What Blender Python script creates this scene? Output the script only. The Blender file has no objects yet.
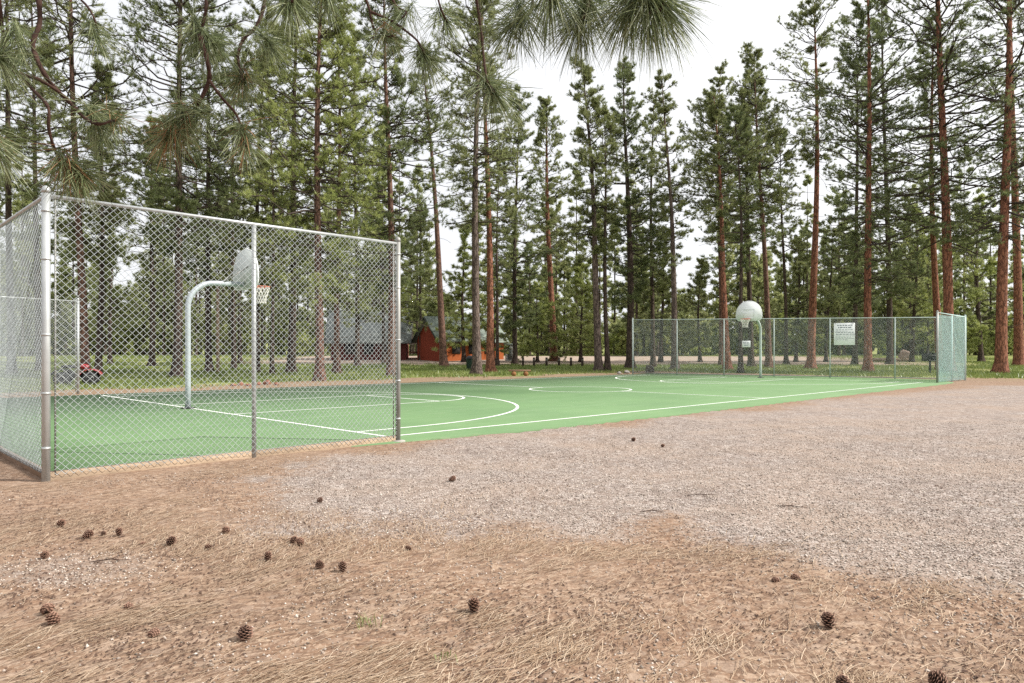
import bpy, math, random
import numpy as np
from mathutils import Vector, Matrix

random.seed(7)
RNG = np.random.default_rng(11)
SC = bpy.context.scene
COL = SC.collection

# ------------------------------------------------------------------ camera numbers
F_PX = 710.0      # focal length in pixels of a 1024 wide frame
HOR = 352.0       # row of the horizon
EYE = 1.367


def smooth(a, b, x):
    t = np.clip((np.asarray(x, float) - a) / (b - a), 0, 1)
    return t * t * (3 - 2 * t)


def zg(x, y):
    """height of the terrain: flat round the court, rising gently beyond the grass"""
    return 0.85 * smooth(62, 102, y) + 9.0 * smooth(185, 420, y)


def G(px, py):
    """the point of the terrain seen at a pixel of the photograph"""
    Y = 2.0
    while Y < 400:
        if EYE - (py - HOR) / F_PX * Y <= float(zg(0, Y)):
            break
        Y += 0.01 + Y * 0.0005
    return np.array([(px - 512) / F_PX * Y, Y, float(zg(0, Y))])


def at(px, py, Y):
    return np.array([(px - 512) / F_PX * Y, Y, EYE - (py - HOR) / F_PX * Y])


S2 = math.sqrt(0.5)


def uv(u, v, z=0.0):
    """court coordinates: u along the court, v across it (away to the left)"""
    return np.array([(u - v) * S2, (u + v) * S2, z])


# ------------------------------------------------------------------ noise
def vnoise(x, y, scale, seed=0):
    x = np.asarray(x, float) / scale + seed * 17.31
    y = np.asarray(y, float) / scale + seed * 9.77
    xi, yi = np.floor(x), np.floor(y)
    fx, fy = x - xi, y - yi
    fx, fy = fx * fx * (3 - 2 * fx), fy * fy * (3 - 2 * fy)

    def h(a, b):
        n = np.sin(a * 127.1 + b * 311.7 + seed * 3.1) * 43758.5453
        return n - np.floor(n)
    return ((h(xi, yi) * (1 - fx) + h(xi + 1, yi) * fx) * (1 - fy)
            + (h(xi, yi + 1) * (1 - fx) + h(xi + 1, yi + 1) * fx) * fy)


def fbm(x, y, scale, seed=0, n=3):
    s, a, t = 0, 1, 0
    for i in range(n):
        s = s + a * vnoise(x, y, scale / 2 ** i, seed + i)
        t += a
        a *= 0.5
    return s / t


def bump_z(x, y):
    """small unevenness of the dirt in front"""
    near = 1 - smooth(14, 22, y)
    return near * ((fbm(x, y, 0.9, 3) - 0.5) * 0.05 + (vnoise(x, y, 0.16, 9) - 0.5) * 0.012)


# ------------------------------------------------------------------ mesh building
def new_mesh(name, V, faces, smooth_shade=False, attrs=None):
    """faces: list of integer arrays (m,k)"""
    me = bpy.data.meshes.new(name)
    V = np.asarray(V, np.float32)
    faces = [np.asarray(f, np.int32) for f in faces if len(f)]
    loops = np.concatenate([f.ravel() for f in faces])
    counts = np.concatenate([np.full(len(f), f.shape[1], np.int32) for f in faces])
    starts = np.concatenate([[0], np.cumsum(counts)[:-1]]).astype(np.int32)
    me.vertices.add(len(V))
    me.vertices.foreach_set('co', V.ravel())
    me.loops.add(len(loops))
    me.loops.foreach_set('vertex_index', loops)
    me.polygons.add(len(counts))
    me.polygons.foreach_set('loop_start', starts)
    me.polygons.foreach_set('loop_total', counts)
    if smooth_shade:
        me.polygons.foreach_set('use_smooth', np.ones(len(counts), bool))
    for k, a in (attrs or {}).items():
        at_ = me.attributes.new(k, 'FLOAT', 'POINT')
        at_.data.foreach_set('value', np.asarray(a, np.float32))
    me.update(calc_edges=True)
    me.validate()
    return me


class MB:
    """collects pieces of one part and links them as one mesh object"""

    def __init__(self):
        self.V, self.F, self.n = [], [], 0
        self.A = []

    def add(self, V, F, a=0.0):
        V = np.asarray(V, float).reshape(-1, 3)
        if isinstance(F, np.ndarray):
            F = [F]
        by = {}
        for f in F:
            f = np.asarray(f)
            if f.ndim == 1:
                f = f[None]
            by.setdefault(f.shape[1], []).append(f)
        for k, fs in by.items():
            self.F.append(np.concatenate(fs) + self.n)
        self.V.append(V)
        self.A.append(np.full(len(V), a) if np.isscalar(a) else np.asarray(a))
        self.n += len(V)
        return self

    def box(self, c, size, rz=0.0, M=None, bevel=0.0, a=0.0):
        hx, hy, hz = [s / 2 for s in size]
        b = min(bevel, hx * .9, hy * .9, hz * .9)
        if b <= 0:
            V = np.array([(x, y, z) for x in (-hx, hx) for y in (-hy, hy) for z in (-hz, hz)])
            F = np.array([(0, 1, 3, 2), (4, 6, 7, 5), (0, 4, 5, 1), (2, 3, 7, 6), (0, 2, 6, 4), (1, 5, 7, 3)])
        else:
            V, F = [], []
            rings = []
            for z, ins in ((-hz, b), (-hz + b, 0), (hz - b, 0), (hz, b)):
                ax, ay = hx - ins, hy - ins
                r = [(-ax, -ay + b, z), (-ax + b, -ay, z), (ax - b, -ay, z), (ax, -ay + b, z),
                     (ax, ay - b, z), (ax - b, ay, z), (-ax + b, ay, z), (-ax, ay - b, z)]
                rings.append(range(len(V), len(V) + 8))
                V += r
            for i in range(3):
                for k in range(8):
                    F.append((rings[i][k], rings[i][(k + 1) % 8], rings[i + 1][(k + 1) % 8], rings[i + 1][k]))
            F.append(tuple(reversed(rings[0])))
            F.append(tuple(rings[3]))
            V = np.array(V)
        if M is not None:
            V = V @ np.array(M).T
        else:
            ca, sa = math.cos(rz), math.sin(rz)
            V = V @ np.array([[ca, sa, 0], [-sa, ca, 0], [0, 0, 1]])
        return self.add(V + np.asarray(c, float), F, a)

    def tube(self, P, R, n=10, cap=True, a=0.0):
        P = np.asarray(P, float)
        k = len(P)
        R = np.full(k, R) if np.isscalar(R) else np.asarray(R, float)
        T = np.gradient(P, axis=0)
        T /= np.linalg.norm(T, axis=1)[:, None] + 1e-12
        ref = np.array([0, 0, 1.0]) if abs(T[0, 2]) < .9 else np.array([1.0, 0, 0])
        N = np.cross(T[0], ref)
        N /= np.linalg.norm(N)
        V = []
        ang = np.arange(n) / n * 2 * math.pi
        for i in range(k):
            N = N - T[i] * N.dot(T[i])
            N /= np.linalg.norm(N)
            B = np.cross(T[i], N)
            V.append(P[i] + R[i] * (np.cos(ang)[:, None] * N + np.sin(ang)[:, None] * B))
        V = np.concatenate(V)
        F = []
        for i in range(k - 1):
            for j in range(n):
                F.append((i * n + j, i * n + (j + 1) % n, (i + 1) * n + (j + 1) % n, (i + 1) * n + j))
        F = [np.array(F)]
        if cap:
            F += [np.arange(n)[::-1], np.arange(n) + (k - 1) * n]
        return self.add(V, F, a)

    def lathe(self, c, prof, n=16, a=0.0, M=None):
        ang = np.arange(n) / n * 2 * math.pi
        V = np.concatenate([np.stack([r * np.cos(ang), r * np.sin(ang), np.full(n, z)], 1) for r, z in prof])
        k = len(prof)
        F = np.array([(i * n + j, i * n + (j + 1) % n, (i + 1) * n + (j + 1) % n, (i + 1) * n + j)
                      for i in range(k - 1) for j in range(n)])
        if M is not None:
            V = V @ np.array(M).T
        return self.add(V + np.asarray(c, float), [F, np.arange(n)[::-1], np.arange(n) + (k - 1) * n], a)

    def torus(self, c, R, r, n=24, m=8, M=None):
        V, F = [], []
        for i in range(n):
            A = i / n * 2 * math.pi
            for j in range(m):
                B = j / m * 2 * math.pi
                V.append(((R + r * math.cos(B)) * math.cos(A), (R + r * math.cos(B)) * math.sin(A), r * math.sin(B)))
                F.append((i * m + j, ((i + 1) % n) * m + j, ((i + 1) % n) * m + (j + 1) % m, i * m + (j + 1) % m))
        V = np.array(V)
        if M is not None:
            V = V @ np.array(M).T
        return self.add(V + np.asarray(c, float), np.array(F))

    def build(self, name, mat, parent=None, shade=False, attr=None):
        me = new_mesh(name, np.concatenate(self.V), self.F, shade,
                      {attr: np.concatenate(self.A)} if attr else None)
        return link(name, me, mat, parent)


def link(name, me, mat, parent=None):
    o = bpy.data.objects.new(name, me)
    if mat is not None:
        me.materials.append(mat)
    COL.objects.link(o)
    if parent is not None:
        o.parent = parent
    return o


def tag(o, label=None, cat=None, group=None, kind=None):
    for k, v in (('label', label), ('category', cat), ('group', group), ('kind', kind)):
        if v:
            o[k] = v
    return o


def thing(name, label, cat, loc=(0, 0, 0), rz=0.0, group=None):
    o = bpy.data.objects.new(name, None)
    COL.objects.link(o)
    o.location = tuple(float(c) for c in loc)
    o.rotation_euler = (0, 0, rz)
    o.empty_display_size = 0.2
    return tag(o, label, cat, group)


# ------------------------------------------------------------------ materials
class NT:
    def __init__(self, name):
        self.m = bpy.data.materials.new(name)
        self.m.use_nodes = True
        self.t = self.m.node_tree
        self.t.nodes.clear()
        self.out = self.n('ShaderNodeOutputMaterial')

    def n(self, typ, props=None, **ins):
        nd = self.t.nodes.new(typ)
        for k, v in (props or {}).items():
            setattr(nd, k, v)
        for k, v in ins.items():
            self.set(nd, k.replace('_', ' '), v)
        return nd

    def set(self, nd, key, v):
        s = nd.inputs[int(key)] if key.isdigit() else nd.inputs[key]
        if isinstance(v, bpy.types.NodeSocket):
            self.t.links.new(v, s)
        elif isinstance(v, bpy.types.Node):
            self.t.links.new(v.outputs[0], s)
        else:
            s.default_value = tuple(v) + (1,) if isinstance(v, (tuple, list)) and len(v) == 3 and s.type == 'RGBA' else v
        return s

    def coord(self, which='Object'):
        return self.n('ShaderNodeTexCoord').outputs[which]

    def pos(self):
        return self.n('ShaderNodeNewGeometry').outputs['Position']

    def scaled(self, vec, s):
        nd = self.n('ShaderNodeMapping')
        self.set(nd, 'Vector', vec)
        nd.inputs['Scale'].default_value = s
        return nd.outputs[0]

    def rotscaled(self, vec, rz, s):
        nd = self.n('ShaderNodeMapping', {'vector_type': 'TEXTURE'})
        self.set(nd, 'Vector', vec)
        nd.inputs['Rotation'].default_value = (0, 0, rz)
        nd.inputs['Scale'].default_value = s
        return nd.outputs[0]

    def noise(self, vec, scale, detail=4, rough=.55, dist=0.0):
        nd = self.n('ShaderNodeTexNoise')
        self.set(nd, 'Vector', vec)
        nd.inputs['Scale'].default_value = scale
        nd.inputs['Detail'].default_value = detail
        nd.inputs['Roughness'].default_value = rough
        nd.inputs['Distortion'].default_value = dist
        return nd.outputs['Fac']

    def ramp(self, fac, stops):
        nd = self.n('ShaderNodeValToRGB')
        self.set(nd, 'Fac', fac)
        e = nd.color_ramp.elements
        while len(e) < len(stops):
            e.new(0.5)
        for el, (p, c) in zip(e, stops):
            el.position = p
            el.color = (*c, 1) if not np.isscalar(c) else (c, c, c, 1)
        return nd.outputs['Color']

    def mix(self, fac, a, b, blend='MIX'):
        nd = self.n('ShaderNodeMix', {'data_type': 'RGBA', 'blend_type': blend})
        for i, v in ((0, fac), (6, a), (7, b)):
            s = nd.inputs[i]
            if isinstance(v, bpy.types.NodeSocket):
                self.t.links.new(v, s)
            elif np.isscalar(v):
                s.default_value = v if i == 0 else (v, v, v, 1)
            else:
                s.default_value = (*v, 1)
        return nd.outputs[2]

    def math(self, op, a, b=0.0, clamp=False):
        nd = self.n('ShaderNodeMath', {'operation': op, 'use_clamp': clamp})
        for i, v in ((0, a), (1, b)):
            if isinstance(v, bpy.types.NodeSocket):
                self.t.links.new(v, nd.inputs[i])
            else:
                nd.inputs[i].default_value = v
        return nd.outputs[0]

    def attr(self, name):
        return self.n('ShaderNodeAttribute', {'attribute_name': name}).outputs['Fac']

    def bump(self, h, strength=.3, dist=.02):
        nd = self.n('ShaderNodeBump')
        self.set(nd, 'Height', h)
        nd.inputs['Strength'].default_value = strength
        nd.inputs['Distance'].default_value = dist
        return nd.outputs[0]

    def surface(self, color, rough=.8, metal=0.0, normal=None, spec=.3, transl=0.0, **kw):
        p = self.n('ShaderNodeBsdfPrincipled')
        self.set(p, 'Base Color', color)
        self.set(p, 'Roughness', rough)
        p.inputs['Metallic'].default_value = metal
        p.inputs['Specular IOR Level'].default_value = spec
        if normal is not None:
            self.set(p, 'Normal', normal)
        s = p.outputs[0]
        if transl:
            tr = self.n('ShaderNodeBsdfTranslucent')
            self.set(tr, 'Color', color)
            mx = self.n('ShaderNodeMixShader')
            mx.inputs[0].default_value = transl
            self.t.links.new(s, mx.inputs[1])
            self.t.links.new(tr.outputs[0], mx.inputs[2])
            s = mx.outputs[0]
        self.t.links.new(s, self.out.inputs['Surface'])
        return self.m


def simple(name, col, rough=.6, metal=0.0, var=.15, scale=6.0, spec=.3, bump=0.0):
    t = NT(name)
    f = t.noise(t.coord(), scale, 5, .6)
    d = tuple(c * (1 - var) for c in col)
    l = tuple(min(1, c * (1 + var)) for c in col)
    c = t.ramp(f, [(.3, d), (.7, l)])
    nb = t.bump(t.noise(t.coord(), scale * 5, 4), bump, .01) if bump else None
    return t.surface(c, rough, metal, nb, spec)


def foliage_mat(name, dark, mid, light, transl=.35):
    t = NT(name)
    f = t.attr('tint')
    big = t.noise(t.coord(), .45, 2)
    f2 = t.math('ADD', t.math('MULTIPLY', f, .65), t.math('MULTIPLY', big, .35))
    c = t.ramp(f2, [(.15, dark), (.5, mid), (.85, light)])
    return t.surface(c, .42, 0, None, .45, transl)


def bark_mat(name, dark, mid, light):
    t = NT(name)
    o = t.coord()
    plates = t.n('ShaderNodeTexVoronoi', {'feature': 'DISTANCE_TO_EDGE'})
    warped = t.n('ShaderNodeVectorMath', {'operation': 'ADD'})
    t.set(warped, '0', t.scaled(o, (5.5, 5.5, 1.6)))
    nz = t.n('ShaderNodeTexNoise')
    t.set(nz, 'Vector', t.scaled(o, (3, 3, 1)))
    t.t.links.new(nz.outputs['Color'], warped.inputs[1])
    t.set(plates, 'Vector', warped.outputs[0])
    plates.inputs['Scale'].default_value = 1.3
    edge = t.ramp(plates.outputs['Distance'], [(.0, 0.0), (.16, 1.0)])
    body = t.ramp(t.noise(t.scaled(o, (6, 6, 1.5)), 2, 5, .65), [(.3, mid), (.7, light)])
    big = t.noise(t.scaled(o, (1, 1, .25)), .8, 3)
    body = t.mix(t.ramp(big, [(.4, 0.0), (.75, .6)]), body, tuple(m * .75 for m in mid))
    c = t.mix(edge, dark, body)
    return t.surface(c, .9, 0, t.bump(edge, .6, .03), .15)


M = {}
M['bark_red'] = bark_mat('bark_red', (.07, .032, .022), (.25, .105, .065), (.34, .158, .104))
M['bark_brown'] = bark_mat('bark_brown', (.05, .03, .025), (.155, .083, .062), (.23, .14, .105))
M['bark_grey'] = bark_mat('bark_grey', (.045, .033, .029), (.13, .095, .08), (.21, .165, .14))
M['bark_dark'] = bark_mat('bark_dark', (.025, .018, .016), (.075, .052, .042), (.12, .09, .072))
M['needles_pine'] = foliage_mat('needles_pine', (.085, .102, .036), (.225, .252, .10), (.37, .39, .175), .52)
M['needles_bright'] = foliage_mat('needles_bright', (.13, .162, .045), (.31, .355, .115), (.46, .48, .19), .52)
M['needles_dark'] = foliage_mat('needles_dark', (.062, .082, .034), (.17, .205, .085), (.29, .325, .145), .52)
M['needles_near'] = foliage_mat('needles_near', (.04, .06, .024), (.165, .205, .088), (.46, .48, .29), .3)
M['needles_wood'] = foliage_mat('needles_wood', (.12, .15, .06), (.30, .335, .14), (.46, .48, .23), .52)
M['leaf_bright'] = foliage_mat('leaf_bright', (.16, .205, .055), (.36, .41, .13), (.52, .55, .23), .5)
M['twig'] = simple('twig_bark', (.055, .030, .023), .9, 0, .5, 30, .2, .5)
M['limb_dark'] = simple('limb_bark', (.055, .042, .035), .9, 0, .3, 8, .2)

# ------------------------------------------------------------------ batches of small things (numpy)
def norm(a):
    return a / (np.linalg.norm(a, axis=-1, keepdims=True) + 1e-12)


def batch_tubes(P, R, n=3, rng=RNG):
    """P (B,K,3) R (B,K) -> V, F(quads)"""
    B, K, _ = P.shape
    T = norm(np.gradient(P, axis=1))
    ref = rng.normal(size=(B, 1, 3))
    N = norm(np.cross(T, np.broadcast_to(ref, T.shape)))
    Bn = np.cross(T, N)
    ang = (np.arange(n) / n * 2 * math.pi)[None, None, :, None]
    V = P[:, :, None] + R[:, :, None, None] * (np.cos(ang) * N[:, :, None] + np.sin(ang) * Bn[:, :, None])
    idx = np.arange(B * K * n).reshape(B, K, n)
    a = idx[:, :-1]
    b = np.roll(a, -1, 2)
    d = idx[:, 1:]
    c = np.roll(d, -1, 2)
    return V.reshape(-1, 3), np.stack([a, b, c, d], -1).reshape(-1, 4)


def tuft_tris(C, A, length, width, blades, rng, tint, spread=.75):
    """star-shaped needle tufts: C (n,3) centres, A (n,3) axes"""
    n = len(C)
    D = norm(A[:, None] * spread + rng.normal(size=(n, blades, 3)) * .62 + np.array([0, 0, .12]))
    L = length[:, None, None] * rng.uniform(.65, 1.1, (n, blades, 1))
    W = norm(np.cross(D, rng.normal(size=D.shape))) * width
    c = C[:, None] + rng.normal(size=D.shape) * length[:, None, None] * .12
    V = np.stack([c - W * .5, c + W * .5, c + D * L], 2).reshape(-1, 3)
    Fc = np.arange(n * blades * 3).reshape(-1, 3)
    ti = np.repeat(np.clip(tint[:, None] + rng.normal(size=(n, blades)) * .1, 0, 1).ravel(), 3)
    return V, Fc, ti


def tree_parts(rng, H, r0, c0, R, nb=110, tw=6, shape='pine', tuft=.24, width=.034, blades=18,
               lean=(0, 0), dead=18, bend=0.0, density=1.0, sides=10):
    """one conifer standing at the origin: (trunk V,F), (limbs V,F), (crown V,F,tint)"""
    K = 16
    zz = np.concatenate([[-.3, .05, .3, .8], np.linspace(1.8, H, K - 4)])
    tt = np.clip(zz / H, 0, 1)
    ph = rng.uniform(0, 6.28, 2)

    def axis(z):
        t = np.clip(np.asarray(z, float) / H, 0, 1)
        return np.stack([lean[0] * t + bend * np.sin(t * 4 + ph[0]) * t * (1 - .3 * t),
                         lean[1] * t + bend * np.cos(t * 3 + ph[1]) * t * (1 - .3 * t),
                         np.asarray(z, float)], -1)
    P = axis(zz)
    rad = r0 * ((1 - tt) ** .8 * .97 + .03) * (1 + .75 * np.exp(-np.maximum(zz, 0) / .45))
    ang = np.arange(sides) / sides * 2 * math.pi
    lump = 1 + rng.normal(size=(K, sides)) * .035
    root = 1 + np.exp(-np.maximum(zz, 0) / .3)[:, None] * .25 * np.sin(ang * 3 + ph[0])[None]
    V = P[:, None] + (rad[:, None] * lump * root)[..., None] * np.stack([np.cos(ang), np.sin(ang), 0 * ang], -1)[None]
    idx = np.arange(K * sides).reshape(K, sides)
    Ft = np.stack([idx[:-1], np.roll(idx[:-1], -1, 1), np.roll(idx[1:], -1, 1), idx[1:]], -1).reshape(-1, 4)
    TV, TF = [V.reshape(-1, 3)], [Ft]
    off = 0
    # living limbs
    z = c0 + (H * .985 - c0) * np.sort(rng.uniform(0, 1, nb)) ** 1.08
    t = (z - c0) / (H - c0)
    az = rng.uniform(0, 2 * math.pi, nb)
    if shape == 'pine':
        prof = np.where(t < .3, .6 + 1.33 * t, ((1 - t) / .7 + 1e-6) ** .55)
        pit = np.radians(-14 + 55 * t + rng.normal(size=nb) * 13)
    elif shape == 'cone':
        prof = (1 - t) ** .85 + .06
        pit = np.radians(-12 + 50 * t + rng.normal(size=nb) * 10)
    else:
        prof = np.sin(np.clip(t * 1.02 + .12, 0, 1) * math.pi) ** .5 + .1
        pit = np.radians(5 + 50 * t + rng.normal(size=nb) * 18)
    # crowns of real pines are lopsided: whole sectors reach further or are missing
    sect = .8 + .35 * np.sin(az * 2 + ph[0] * 3 + z * .35) + .25 * np.sin(az + ph[1] * 2 - z * .5)
    L = np.clip(R * prof * rng.uniform(.5, 1.15, nb) * np.clip(sect, .35, 1.25), .45, None)
    d = np.stack([np.cos(az) * np.cos(pit), np.sin(az) * np.cos(pit), np.sin(pit)], -1)
    base = axis(z)
    s = np.linspace(0, 1, 5)
    curl = rng.uniform(-.05, .22, nb)
    BP = base[:, None] + d[:, None] * (L[:, None] * s)[..., None]
    BP[:, :, 2] += (L * curl)[:, None] * s ** 2
    BP[:, 1:4] += rng.normal(size=(nb, 3, 3)) * (L * .035)[:, None, None]
    BR = (np.clip(.012 + .011 * L, .012, .07))[:, None] * (1 - .75 * s)
    v, f = batch_tubes(BP, BR, 4, rng)
    TV.append(v)
    TF.append(f + off)
    off += len(v)
    # twigs
    m = max(1, int(tw))
    ss = rng.uniform(.28, 1.0, (nb, m)) ** .8
    ss[:, 0] = 1.0
    k = ss * 4
    i0 = np.clip(k.astype(int), 0, 3)
    fr = (k - i0)[..., None]
    bi = np.arange(nb)[:, None]
    S0 = BP[bi, i0] * (1 - fr) + BP[bi, i0 + 1] * fr
    side = norm(np.cross(d, np.array([0, 0, 1.0])))
    dirt = norm(d[:, None] * rng.uniform(.4, 1.0, (nb, m, 1)) + side[:, None] * rng.normal(size=(nb, m, 1)) * .75
                + np.array([0, 0, 1.0]) * rng.normal(loc=.18, scale=.3, size=(nb, m, 1)))
    TL = (L[:, None] * .34 * (1.25 - ss) + .12) * rng.uniform(.6, 1.25, (nb, m))
    keep = rng.uniform(0, 1, (nb, m)) < density
    keep[:, 0] = True
    S0, dirt, TL = S0[keep], dirt[keep], TL[keep]
    S1 = S0 + dirt * TL[:, None]
    S1[:, 2] += TL * .12
    v, f = batch_tubes(np.stack([S0, (S0 + S1) / 2 - [0, 0, .02], S1], 1), np.full((len(S0), 3), .011) * [1.3, 1, .6], 3, rng)
    TV.append(v)
    TF.append(f + off)
    off += len(v)
    # dead lower limbs
    if dead:
        zd = rng.uniform(min(c0 * .3, c0 - 1), c0 + (H - c0) * .25, dead)
        az = rng.uniform(0, 6.28, dead)
        Ld = rng.uniform(.25, .75, dead) * R
        dd = np.stack([np.cos(az), np.sin(az), rng.uniform(-.5, .25, dead)], -1)
        b = axis(zd)
        BPd = b[:, None] + dd[:, None] * (Ld[:, None] * s)[..., None] + rng.normal(size=(dead, 5, 3)) * .06 * s[None, :, None]
        v, f = batch_tubes(BPd, .014 + 0 * BPd[:, :, 0] * 1.0 * (1 - .5 * s), 3, rng)
        TV.append(v)
        TF.append(f + off)
        off += len(v)
    # tufts at twig ends and half way
    C = np.concatenate([S1, S0 + (S1 - S0) * .45])
    A = np.concatenate([dirt, dirt])
    pick = np.concatenate([np.ones(len(S1), bool), rng.uniform(0, 1, len(S0)) < .8 * density])
    C, A = C[pick], A[pick]
    tl = tuft * rng.uniform(.7, 1.25, len(C))
    tint = np.clip(rng.normal(.5, .2, len(C)), 0, 1)
    cv, cf, ct = tuft_tris(C, norm(A + [0, 0, .35]), tl, width, blades, rng, tint)
    return (TV[0], TF[0]), (np.concatenate(TV[1:]), np.concatenate(TF[1:])), (cv, cf, ct)


# ------------------------------------------------------------------ world, sun, camera
SUN_EL, SUN_AZ = math.radians(43), math.atan2(1.0, -.16)   # azimuth measured from +Y towards +X
W = bpy.data.worlds.new('World')
SC.world = W
W.use_nodes = True
wt = W.node_tree
wt.nodes.clear()
wo = wt.nodes.new('ShaderNodeOutputWorld')
bg = wt.nodes.new('ShaderNodeBackground')
bg.inputs['Strength'].default_value = .1
sky = wt.nodes.new('ShaderNodeTexSky')
sky.sky_type = 'NISHITA'
sky.sun_disc = False
sky.sun_elevation = SUN_EL
sky.sun_rotation = SUN_AZ
sky.air_density = 1.0
sky.dust_density = 2.0
tc = wt.nodes.new('ShaderNodeTexCoord')
mp = wt.nodes.new('ShaderNodeMapping')
mp.inputs['Scale'].default_value = (1, 1, 2.4)
nz = wt.nodes.new('ShaderNodeTexNoise')
nz.inputs['Scale'].default_value = 2.2
nz.inputs['Detail'].default_value = 6
cr = wt.nodes.new('ShaderNodeValToRGB')
cr.color_ramp.elements[0].position = .3
cr.color_ramp.elements[0].color = (.95, .95, .95, 1)
cr.color_ramp.elements[1].position = .62
cr.color_ramp.elements[1].color = (.97, .97, .97, 1)
mx = wt.nodes.new('ShaderNodeMix')
mx.data_type = 'RGBA'
# thin cloud, brighter round the veiled sun
dot = wt.nodes.new('ShaderNodeVectorMath')
dot.operation = 'DOT_PRODUCT'
dot.inputs[1].default_value = (math.sin(SUN_AZ) * math.cos(SUN_EL), math.cos(SUN_AZ) * math.cos(SUN_EL), math.sin(SUN_EL))
wt.links.new(tc.outputs['Generated'], dot.inputs[0])
cl = wt.nodes.new('ShaderNodeValToRGB')
cl.color_ramp.elements[0].position = 0.0
cl.color_ramp.elements[0].color = (.70, .71, .735, 1)
cl.color_ramp.elements[1].position = .75
cl.color_ramp.elements[1].color = (.95, .95, .95, 1)
wt.links.new(dot.outputs['Value'], cl.inputs['Fac'])
clm = wt.nodes.new('ShaderNodeVectorMath')
clm.operation = 'SCALE'
clm.inputs['Scale'].default_value = 10.0
wt.links.new(cl.outputs['Color'], clm.inputs[0])
wt.links.new(clm.outputs[0], mx.inputs[7])
wt.links.new(tc.outputs['Generated'], mp.inputs['Vector'])
wt.links.new(mp.outputs[0], nz.inputs['Vector'])
wt.links.new(nz.outputs['Fac'], cr.inputs['Fac'])
wt.links.new(cr.outputs['Color'], mx.inputs[0])
wt.links.new(sky.outputs[0], mx.inputs[6])
wt.links.new(mx.outputs[2], bg.inputs['Color'])
wt.links.new(bg.outputs[0], wo.inputs['Surface'])

sl = bpy.data.lights.new('sun', 'SUN')
sl.energy = 4.4
sl.angle = math.radians(1.2)
sl.color = (1, .955, .88)
so = bpy.data.objects.new('sun', sl)
COL.objects.link(so)
to_sun = Vector((math.sin(SUN_AZ) * math.cos(SUN_EL), math.cos(SUN_AZ) * math.cos(SUN_EL), math.sin(SUN_EL)))
so.rotation_euler = to_sun.to_track_quat('Z', 'Y').to_euler()

cam = bpy.data.cameras.new('camera')
cam.sensor_width = 36
cam.lens = F_PX / 1024 * 36
cam.shift_y = (HOR - 341.5) / 1024
cam.clip_end = 3000
cam.clip_start = .05
co = bpy.data.objects.new('camera', cam)
COL.objects.link(co)
co.location = (0, 0, EYE)
co.rotation_euler = (math.pi / 2, 0, 0)
SC.camera = co
SC.view_settings.view_transform = 'Standard'
SC.view_settings.look = 'None'
SC.view_settings.exposure = .55
SC.view_settings.gamma = 1
SC.render.film_transparent = False
SC.cycles.use_denoising = False
SC.cycles.max_bounces = 5
SC.cycles.diffuse_bounces = 3
SC.cycles.glossy_bounces = 2
SC.cycles.transmission_bounces = 3
SC.cycles.transparent_max_bounces = 8
SC.cycles.use_adaptive_sampling = True
SC.cycles.adaptive_threshold = .008

# ------------------------------------------------------------------ ground
U0, U1, V0, V1 = 2.0, 39.6, 8.42, 25.45       # the green pavement


def vnear(u):
    """the near edge of the pavement; it is not quite straight"""
    return np.interp(u, [2, 6.3, 7.0, 12, 36.2, 37.2, 39.6], [8.95, 8.93, 8.62, 8.4, 8.35, 9.2, 9.4])


def sdist_poly(x, y, poly):
    """signed distance, positive inside"""
    x, y = np.asarray(x, float), np.asarray(y, float)
    best = np.full(x.shape, 1e9)
    inside = np.zeros(x.shape, bool)
    n = len(poly)
    for i in range(n):
        ax, ay = poly[i]
        bx, by = poly[(i + 1) % n]
        ex, ey = bx - ax, by - ay
        t = np.clip(((x - ax) * ex + (y - ay) * ey) / (ex * ex + ey * ey), 0, 1)
        best = np.minimum(best, np.hypot(x - ax - t * ex, y - ay - t * ey))
        c = ((ay > y) != (by > y)) & (x < (bx - ax) * (y - ay) / (by - ay + 1e-12) + ax)
        inside ^= c
    return np.where(inside, best, -best)


GRAV_PX = [(405, 446), (300, 458), (215, 478), (235, 505), (318, 522), (400, 524), (500, 527), (585, 536), (628, 515), (665, 505),
           (705, 514), (745, 542), (850, 566), (950, 588), (1080, 622), (1500, 640), (2400, 560), (1600, 383), (975, 386)]
GRAV = [tuple(G(*p)[:2]) for p in GRAV_PX]


def gravel_mask(x, y):
    d = sdist_poly(x, y, GRAV)
    w = .45 + .06 * np.maximum(y - 4, 0)
    d = d + (fbm(x, y, 1.3, 21) - .5) * 2.0 * np.minimum(1, .35 + y * .06) + (fbm(x, y, .25, 25) - .5) * .35
    g = smooth(-w, w, d)
    # thinner gravel where it runs out towards the near fence
    thin = smooth(-.2, 1.6, -1.3 - x - .1 * (y - 6))
    patch = smooth(1.1, .3, np.hypot((x + 2.75) / 1.0, (y - 4.45) / .55) + (fbm(x, y, .4, 57) - .5) * .8)
    return np.maximum(g * (1 - .6 * thin * (fbm(x, y, .5, 58) > .42)), .5 * patch)


def uv_of(x, y):
    return (x + y) * S2, (y - x) * S2


def lines(*segs):
    out = []
    for a, b, st in segs:
        out.append(np.arange(a, b, st))
    return np.concatenate(out)


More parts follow.
